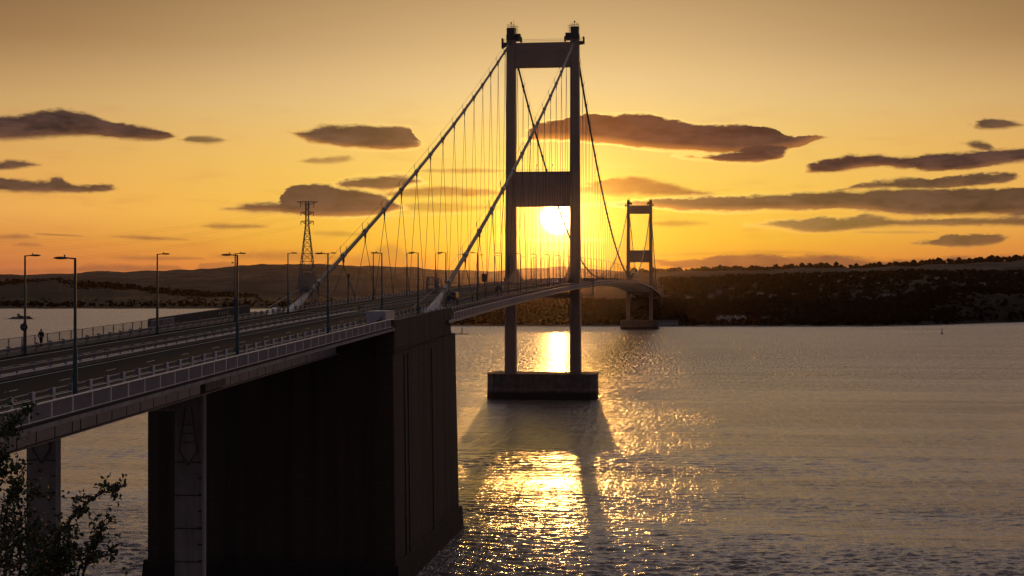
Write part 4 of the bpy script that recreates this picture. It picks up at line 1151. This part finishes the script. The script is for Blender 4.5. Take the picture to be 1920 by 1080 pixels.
MT = mat('tail_light_red', (.35,.02,.015), .3, var=.05)
make_car('white roofed dark van behind the near barrier, beside the gate cage of the near cable', -44.6, yat(846, -44.6), M['car_dark'], M['car_white'], (1.95, 4.9, 2.0), van=True, cat='van')
make_car('dark pale roofed car on the road before the nearer tower', -46.8, yat(935, -46.8), M['car_dark'], M['car_silver'])
make_car('silver car seen between the nearer tower legs, left of the white one', -46.2, yat(1024, -46.2), M['car_silver'], M['car_white'])
make_car('white car seen between the nearer tower legs, right of the silver one', -46.2, yat(1040, -46.2), M['car_white'], M['car_white'])

# ------------------------------------------------------------------ pylon and power lines
def make_pylon(P, H, label, ang=0, bw=.165):
    t = thing('transmission_tower', label, 'pylon', P, 'lattice pylons'); t.rotation_euler = (0,0,ang)
    body_top = .985*H
    def half(z):
        f = z/H
        return H*(.5*bw*(1-f/.80)**1.0*.86 + .0125*1.0) if f < .80 else H*.0125
    lv = [0,.09,.18,.27,.345,.42,.49,.555,.615,.67,.72,.765,.805,.85,.895,.94,.985]; lv = [v*H for v in lv]
    legs = []
    for sx in (-1,1):
        for sy in (-1,1):
            b = MB()
            for a, c in zip(lv[:-1], lv[1:]): b.bar((sx*half(a),sy*half(a),a),(sx*half(c),sy*half(c),c),H*.0032)
            b.build('leg', M['pylon'], t)
    b = MB()
    for i, (a, c) in enumerate(zip(lv[:-1], lv[1:])):
        for q in range(4):
            p = [(-1,-1),(1,-1),(1,1),(-1,1)]; u, v = p[q], p[(q+1) % 4]
            b.bar((u[0]*half(a),u[1]*half(a),a),(v[0]*half(c),v[1]*half(c),c),H*.0017); b.bar((v[0]*half(a),v[1]*half(a),a),(u[0]*half(c),u[1]*half(c),c),H*.0017)
            b.bar((u[0]*half(c),u[1]*half(c),c),(v[0]*half(c),v[1]*half(c),c),H*.0020 if i not in (4,) else H*.004)
    b.build('bracing', M['pylon'], t)
    for z, w, drop in ((.985*H, .088*H, .045*H), (.90*H, .052*H, .03*H), (.825*H, .052*H, .03*H)):
        for s in (-1, 1):
            b = MB(); h = half(z)
            for sy in (-1,1):
                b.bar((s*h,sy*h,z),(s*w,0,z-.004*H),H*.0024); b.bar((s*h,sy*h,z-.03*H),(s*w,0,z-.004*H),H*.002)
            for q in range(1,5):
                f = q/5; b.bar((s*(h+(w-h)*f),-h*(1-f),z),(s*(h+(w-h)*f),h*(1-f),z-.03*H*(1-f)),H*.0014)
                b.bar((s*(h+(w-h)*f),-h*(1-f),z-.03*H*(1-f)),(s*(h+(w-h)*(f-.2)),-h*(1-f+.2),z),H*.0014)
            b.build('cross_arm', M['pylon'], t)
            xx = s*(w if z < .95*H else w*.62); 
            MB().bar((xx,0,z-.004*H),(xx,0,z-.004*H-drop),H*.003).build('insulator', M['pylon'], t)
    return t
PZ = 1843.; PH = (HOR-374)*PZ/F+EYE-2
PP = W(576, PZ, 2)
pyl = make_pylon(PP, PH, 'very tall lattice pylon rising behind the far kerb, left of the main cable', ang=YAW, bw=.20)
for xx, yb_, yt_, Z, lab in ((730, 552, 531, 4300, 'tiny far off pylon on the plain seen between the hangers'), (489, 558, 541, 4600, 'tiny far off pylon on the plain left of the tall pylon'), (318, 556, 533, 4500, 'tiny far off pylon on the plain right of the second far kerb lamp')):
    zb = EYE+(HOR-yb_)*Z/F; make_pylon(W(xx, Z, zb), (yb_-yt_)*Z/F, lab, bw=.2)
fr = [Vector((s*w*PH, 0, z*PH)) for z, w in ((.94,.055),(.866,.052),(.79,.052)) for s in (-1, 1)]
for k, v in enumerate(fr):
    a = PP + Matrix.Rotation(YAW, 3, 'Z') @ v
    yend = [455, 462, 470, 477, 494, 500][k]; Zend = 2500
    bnd = W(-330, Zend, y=yend-14)
    b = MB(); pts = []
    for q in range(41):
        f = q/40; p = a.lerp(bnd, f); p.z -= 4*26*f*(1-f); pts.append(p)
    for p, q in zip(pts[:-1], pts[1:]): b.bar(p, q, .06, 3, caps=False)
    lab = ['highest left arm','highest right arm','middle left arm','middle right arm','lowest left arm','lowest right arm'][k]
    tag(b.build('power_line', M['black']), f'faint sagging power line from the {lab} of the tall pylon to the left', 'power line', 'power lines of the tall pylon')

# ------------------------------------------------------------------ islet, buoy, shore buildings
P = W(38, 2080, 0); rnd = random.Random(5)
isl = thing('rock_islet', 'low dark rock islet with a small beacon hut, in the left hand water', 'islet', P)
def rockpile(mb, cx, cy, r, h, n=9):
    vs = []; rings = 5
    for j in range(rings):
        f = j/(rings-1)
        for i in range(n*2):
            a = math.pi*i/n; rr = (1-f*.85)*(1+rnd.uniform(-.18,.18)); vs.append((cx+r*rr*math.cos(a), cy+r*.5*rr*math.sin(a), -.6 + (h+.6)*f**.8 + rnd.uniform(-.12,.12)*h))
    fs = [(j*2*n+i, j*2*n+(i+1) % (2*n), (j+1)*2*n+(i+1) % (2*n), (j+1)*2*n+i) for j in range(rings-1) for i in range(2*n)]; fs.append(tuple(range((rings-1)*2*n, rings*2*n)))
    mb.add(vs, fs)
for cx, r, h in ((-3, 27, 1.7), (0, 13, 4.6), (12, 10, 4.2), (-9, 8, 3.0)):
    b = MB(); rockpile(b, cx, rnd.uniform(-3,3), r, h); b.build('rock', M['rock'], isl)
hut = MB().box(-4.2,-1.2,-1.2,1.2,4.2,7.4).build('beacon_hut', M['roof'], isl); MB().bar((-2.7,0,7.4),(-2.7,0,10.5),.12).build('mast', M['rail_dark'], hut)
MB().box(-3.0,-1.9,-1.25,-1.21,4.6,6.6).build('door', M['render'], hut)
P = W(1766, 37.7*F/(626-HOR), 0)
bu = thing('channel_buoy', 'small lone channel marker buoy in the water, right hand side', 'buoy', P)
MB().bar((0,0,-.3),(0,0,.9),1.2,12,r2=1.0).build('float', M['rock'], bu); b = MB()
for a in range(4): b.bar((.8*math.cos(a*1.57),.8*math.sin(a*1.57),.9),(.12*math.cos(a*1.57),.12*math.sin(a*1.57),4.4),.12)
b.build('cage', M['rock'], bu); MB().ball((0,0,4.9),.4).build('lamp', MT, bu)

def house(name, label, x, Z, zb, w, d, h, nwin=3, rot=0, group=None, wall=None, roofh=None, gables=0, cat='house'):
    t = thing(name, label, cat, W(x, Z, zb), group, rz=YAW+rot); wall = wall or M['render']; rh = roofh or h*.45
    wl = MB().box(-w/2,w/2,0,d,-4,h).build('wall', wall, t)
    b = MB(); o = .3
    b.add([(-w/2-o,-o,h),(w/2+o,-o,h),(w/2+o,d+o,h),(-w/2-o,d+o,h),(-w/2-o,d/2,h+rh),(w/2+o,d/2,h+rh)], [(0,1,5,4),(2,3,4,5),(0,4,3),(1,2,5),(3,2,1,0)])
    rf = b.build('roof', M['roof'], t)
    if w > 6: MB().box(w/2-1.4,w/2-.5,d/2-.4,d/2+.4,h+rh*.6,h+rh+1.1).build('chimney', M['roof'], rf)
    fl = max(1, int(h/2.7))
    for f in range(fl):
        for k in range(nwin):
            xx = -w/2 + w*(k+.5)/nwin; zz = .9+f*2.8
            MB().box(xx-.45,xx+.45,-.05,-.004,zz,zz+1.3).build('window', M['glass'], t)
    for g_ in range(gables):
        xx = -w/2 + w*(g_+.5)/gables
        b = MB(); b.add([(xx-2.2,-1.2,-4),(xx+2.2,-1.2,-4),(xx+2.2,.1,-4),(xx-2.2,.1,-4),(xx-2.2,-1.2,h+.2),(xx+2.2,-1.2,h+.2),(xx+2.2,.1,h+.2),(xx-2.2,.1,h+.2),(xx,-1.2,h+rh+.8),(xx,.1,h+rh+.8)],
              [(0,1,5,8,4),(1,2,6,5),(2,3,7,9,6),(3,0,4,7),(4,8,9,7),(5,6,9,8)]); gb = b.build('gable_wing', wall, t)
        MB().box(xx-.6,xx+.6,-1.26,-1.205,1,2.6).build('window', M['glass'], gb); MB().box(xx-.6,xx+.6,-1.26,-1.205,3.8,5.2).build('window', M['glass'], gb)
    return t
gz = lambda x, Z: wood_h(x, (Z-shoreZ(x))/(2000-shoreZ(x)))+1
for x, Z, w, d, h, nw, gb, nm, lab in (
    (1372, 1668, 33, 9, 6.2, 7, 4, 'manor_house', 'large pale many gabled house on the far shore, right of the far tower'),
    (1249, 1640, 27, 6, 3.0, 8, 0, 'boathouse', 'long low pale waterside building at the foot of the far tower'),
    (1415, 1665, 12, 5, 2.2, 3, 0, 'outbuilding', 'low pale outbuilding just right of the many gabled house'),
    (1436, 1672, 8, 6, 4.0, 2, 0, 'cottage', 'olive walled cottage right of the low outbuilding on the far shore'),
    (1477, 1670, 7, 5, 1.6, 2, 0, 'shed', 'small pale shed standing apart on the far shore, in front of dark woods')):
    house(nm, lab, x, Z, max(1.6, gz(x, Z)), w, d, h, nw, gables=gb, cat='house' if nm != 'shed' else 'shed', wall=M['render'] if nm != 'cottage' else M['shore'], roofh=2.2)
rnd = random.Random(11)
TH = prof_h([(1230,527),(1312,526),(1388,522),(1462,520),(1537,519),(1575,518),(1669,515),(1717,513),(1800,514),(1920,514),(2400,512)], 3900)
for k in range(40):
    x = rnd.uniform(1290, 1925); Z = rnd.uniform(2500, 3700); u = (Z-2300)/1600
    w = rnd.uniform(7, 14)
    house('house', 'small pale house among trees on the hillside town beyond the far shore', x, Z, TH(x, u)+3, w, 8, rnd.uniform(4.0, 5.5), 2, rnd.uniform(-.5,.5), 'houses on the far hillside', wall=M['house'])
# slim cable stayed road bridge masts and a pale shed beyond the far tower
for k, x in enumerate((1238, 1242.5)):
    t = thing('bridge_mast', ['slim pale mast just right of the far tower, left of a pair', 'slim pale mast just right of the far tower, right of a pair'][k], 'mast', W(x, 2600, 18), 'masts of the smaller bridge')
    MB().box(-1.0,1.0,-1,1,0,1.5).build('foot', M['concrete'], t); MB().bar((0,0,1.5),(0,0,33),.8,6,r2=.55).build('shaft', M['render'], t)
house('warehouse', 'pale flat warehouse right of the slim masts', 1251, 2620, 26, 13, 12, 5, 3, cat='warehouse', roofh=.8)

# ------------------------------------------------------------------ walker
def make_person(P):
    t = thing('person', 'person in dark jacket and trousers walking on the far footway at the left', 'person', P)
    J = {'pelvis':(0,0,.95),'spine':(0,.01,1.15),'chest':(0,.02,1.36),'neck':(0,.02,1.50),'head':(0,.045,1.60),'top':(0,.04,1.72),
         'shL':(-.19,.02,1.43),'elL':(-.26,-.06,1.16),'haL':(-.25,.05,.93),'fiL':(-.245,.08,.84),'shR':(.19,.02,1.43),'elR':(.26,-.02,1.15),'haR':(.24,.12,.95),'fiR':(.235,.16,.87),
         'hipL':(-.10,0,.90),'knL':(-.11,.12,.50),'anL':(-.11,.02,.10),'toL':(-.12,.17,.04),'hipR':(.10,0,.90),'knR':(.10,.02,.49),'anR':(.10,-.16,.13),'toR':(.11,-.02,.04)}
    def skin(name, edges, rad, m, root):
        names = []; [names.append(n) for e in edges for n in e if n not in names]
        me = bpy.data.meshes.new(name); me.from_pydata([J[n] for n in names], [(names.index(a), names.index(b)) for a, b in edges], []); me.materials.append(m)
        o = bpy.data.objects.new(name, me); C.objects.link(o); o.parent = t
        sk = o.modifiers.new('skin', 'SKIN'); sk.use_smooth_shade = True
        for i, n in enumerate(names):
            r = rad[n]; me.skin_vertices[0].data[i].radius = r if isinstance(r, tuple) else (r, r); me.skin_vertices[0].data[i].use_root = (n == root)
        s = o.modifiers.new('sub', 'SUBSURF'); s.levels = 1; s.render_levels = 2; return o
    E = [('pelvis','spine'),('spine','chest'),('chest','neck'),('neck','head'),('head','top'),('chest','shL'),('shL','elL'),('elL','haL'),('haL','fiL'),('chest','shR'),('shR','elR'),('elR','haR'),('haR','fiR'),
         ('pelvis','hipL'),('hipL','knL'),('knL','anL'),('anL','toL'),('pelvis','hipR'),('hipR','knR'),('knR','anR'),('anR','toR')]
    rad = dict(pelvis=(.15,.11),spine=(.14,.10),chest=(.17,.12),neck=.055,head=(.085,.10),top=(.06,.07),shL=.07,shR=.07,elL=.045,elR=.045,haL=.03,haR=.03,fiL=.022,fiR=.022,hipL=.09,hipR=.09,knL=.06,knR=.06,anL=.042,anR=.042,toL=.035,toR=.035)
    skin('body', E, rad, M['skin'], 'pelvis')
    skin('jacket', [e for e in E[:3]]+[('chest','shL'),('shL','elL'),('elL','haL'),('chest','shR'),('shR','elR'),('elR','haR')], {k: (tuple(v+.025 for v in r) if isinstance(r, tuple) else r+.022) for k, r in rad.items()}, M['cloth'], 'pelvis')
    skin('trousers', [('pelvis','hipL'),('hipL','knL'),('knL','anL'),('pelvis','hipR'),('hipR','knR'),('knR','anR')], {k: (tuple(v+.012 for v in r) if isinstance(r, tuple) else r+.018) for k, r in rad.items()}, M['trouser'], 'pelvis')
    MB().ball((0,.02,1.665),.108,10,7,1.05).build('hair', M['hair'], t, smooth=True)
    for n in ('L','R'):
        a = J['an'+n]; c = J['to'+n]; MB().hexa([(a[0]-.05,a[1]-.07,0),(a[0]+.05,a[1]-.07,0),(c[0]+.05,c[1]+.06,0),(c[0]-.05,c[1]+.06,0),(a[0]-.045,a[1]-.06,.10),(a[0]+.045,a[1]-.06,.10),(c[0]+.04,c[1]+.05,.06),(c[0]-.04,c[1]+.05,.06)]).build('shoe', M['black'], t)
    return t
yp = yat(77, -65.6)
make_person((-65.6, yp, rz(yp)+.105))

# ------------------------------------------------------------------ foreground bush
def bush():
    Z0 = 9.0
    t = thing('hawthorn_bush', 'dark leafy berried bush branches in the lower left corner, closest to the camera', 'bush', W(60, Z0, EYE-3.0))
    rnd = random.Random(21); base = Vector(t.location)
    V = []; Fc = []; berries = MB()
    def leaf(p, s):
        d = Vector((rnd.gauss(0,1), rnd.gauss(0,1), rnd.gauss(.2,1))).normalized(); u = d.orthogonal().normalized(); u = Matrix.Rotation(rnd.uniform(0,6.28), 3, d) @ u; w = d.cross(u)
        L_ = s; k = len(V); fold = .18*s
        pts = [(0,0,0),(.20,.28,fold),(.30,.60,fold),(.16,.80,fold*.5),(0,1,0),(-.16,.80,fold*.5),(-.30,.60,fold),(-.20,.28,fold)]
        for a, b_, c in pts: V.append(tuple(p-base + u*(a*L_) + w*(b_*L_) + d*c))
        Fc.append((k,k+1,k+2,k+3)); Fc.append((k,k+3,k+4)); Fc.append((k,k+4,k+5)); Fc.append((k,k+5,k+6,k+7))
    def branch(pts, r0, leaves, spread, twigs=0, start=.15, lsize=(.024,.042)):
        P = [W(x, Z0+dz, y=y) for x, y, dz in pts]
        b = MB(); n = len(P)-1; fine = []
        for i in range(n):
            for q in range(4):
                f = q/4; p = P[i].lerp(P[i+1], f) + Vector((rnd.gauss(0,.004),rnd.gauss(0,.004),rnd.gauss(0,.004))); fine.append(p)
        fine.append(P[-1]); m_ = len(fine)-1
        for i in range(m_): b.bar(fine[i]-base, fine[i+1]-base, r0*(1-.8*i/m_), 5, r2=r0*(1-.8*(i+1)/m_))
        for _ in range(twigs):
            i = rnd.randrange(int(m_*start), m_); p = fine[i]; e = p + Vector((rnd.gauss(0,.07), rnd.gauss(0,.06), rnd.gauss(.04,.06)))
            b.bar(p-base, e-base, r0*.3, 4, r2=r0*.12)
            for _ in range(7): leaf(p.lerp(e, rnd.uniform(.3,1.1)) + Vector((rnd.gauss(0,.012),rnd.gauss(0,.012),rnd.gauss(0,.012))), rnd.uniform(*lsize))
        for _ in range(leaves//6):
            f = rnd.uniform(start, 1)**.8*m_; i = min(int(f), m_-1); p = fine[i].lerp(fine[i+1], f-i)
            c = p + Vector((rnd.gauss(0,spread*1.2),rnd.gauss(0,spread*1.2),rnd.gauss(.3*spread,spread*1.2)))
            if (c-p).length > .02: b.bar(p-base, c-base, r0*.2, 4, r2=r0*.1)
            for _ in range(9): leaf(c + Vector((rnd.gauss(0,.011),rnd.gauss(0,.011),rnd.gauss(.006,.011))), rnd.uniform(*lsize))
        b.build('branch', M['bark'], t)
    branch([(60,1150,0),(85,1060,0),(112,1000,.05),(140,965,.1),(168,938,.1),(190,925,.1),(205,922,.1),(228,906,.1)], .012, 150, .022, 16)
    branch([(130,1160,.2),(158,1070,.2),(172,1040,.2),(185,1010,.2),(195,980,.2),(203,950,.2)], .010, 110, .020, 12)
    branch([(120,1150,.3),(150,1060,.3),(178,1045,.3),(200,1040,.3),(218,1034,.3)], .008, 60, .015, 8)
    branch([(0,1160,-.2),(14,1050,-.1),(8,980,0),(18,925,0),(40,905,0)], .012, 120, .035, 18)
    branch([(30,1150,.1),(40,1050,.1),(30,985,.1),(24,940,.1),(36,900,.1)], .010, 110, .035, 16)
    branch([(60,1150,-.1),(75,1080,-.1),(64,1040,-.1),(55,990,0),(46,948,.0)], .010, 110, .032, 14)
    branch([(80,1160,.1),(95,1090,.1),(118,1060,.1),(128,1030,.1),(120,1005,.1)], .010, 190, .035, 16)
    branch([(20,1160,.1),(70,1075,.1),(100,1050,.1),(130,1075,.1)], .010, 240, .05, 16)
    branch([(-40,1120,.3),(0,1060,.3),(30,1020,.3),(60,1010,.3),(90,1018,.3)], .010, 240, .045, 16)
    branch([(-80,940,.4),(-30,905,.4),(0,890,.4),(22,884,.4),(42,876,.4)], .010, 90, .018, 10, .3)
    branch([(-80,920,.4),(-30,880,.4),(2,862,.4),(12,852,.4)], .008, 60, .015, 6, .4)
    branch([(-70,880,.3),(-20,830,.3),(10,806,.3),(30,792,.3),(46,776,.3),(62,758,.3)], .009, 75, .013, 8, .35)
    branch([(-60,850,.3),(-10,816,.3),(12,812,.3),(30,816,.3)], .007, 40, .012, 5, .4)
    branch([(236,1160,.0),(238,1100,0),(237,1075,0),(239,1064,0)], .004, 16, .007, 0, .5, (.014,.022))
    branch([(60,1120,.2),(48,960,.2),(62,930,.2),(72,925,.2),(88,932,.2)], .006, 26, .014, 4, .4)
    # filler stems below the frame
    for k in range(5): branch([(20+k*30,1400,.1),(24+k*28,1250,.1),(30+k*24,1130,.1)], .016, 90, .06, 6, .4)
    me = MB(); me.v = V; me.f = Fc; o = me.build('foliage', M['leaf'], t, fix=False); tag(o, kind='stuff')
    for x, y in ((48,1028),(78,1034),(24,1072),(88,1053),(36,1060),(12,1090),(29,752),(56,1000),(66,1062),(98,1070),(86,985)):
        P = W(x, Z0+rnd.uniform(-.15,.05), y=y); MB().ball(tuple(P-base), .0085, 8, 6).build('berry', M['berry'], t, smooth=True)
bush()
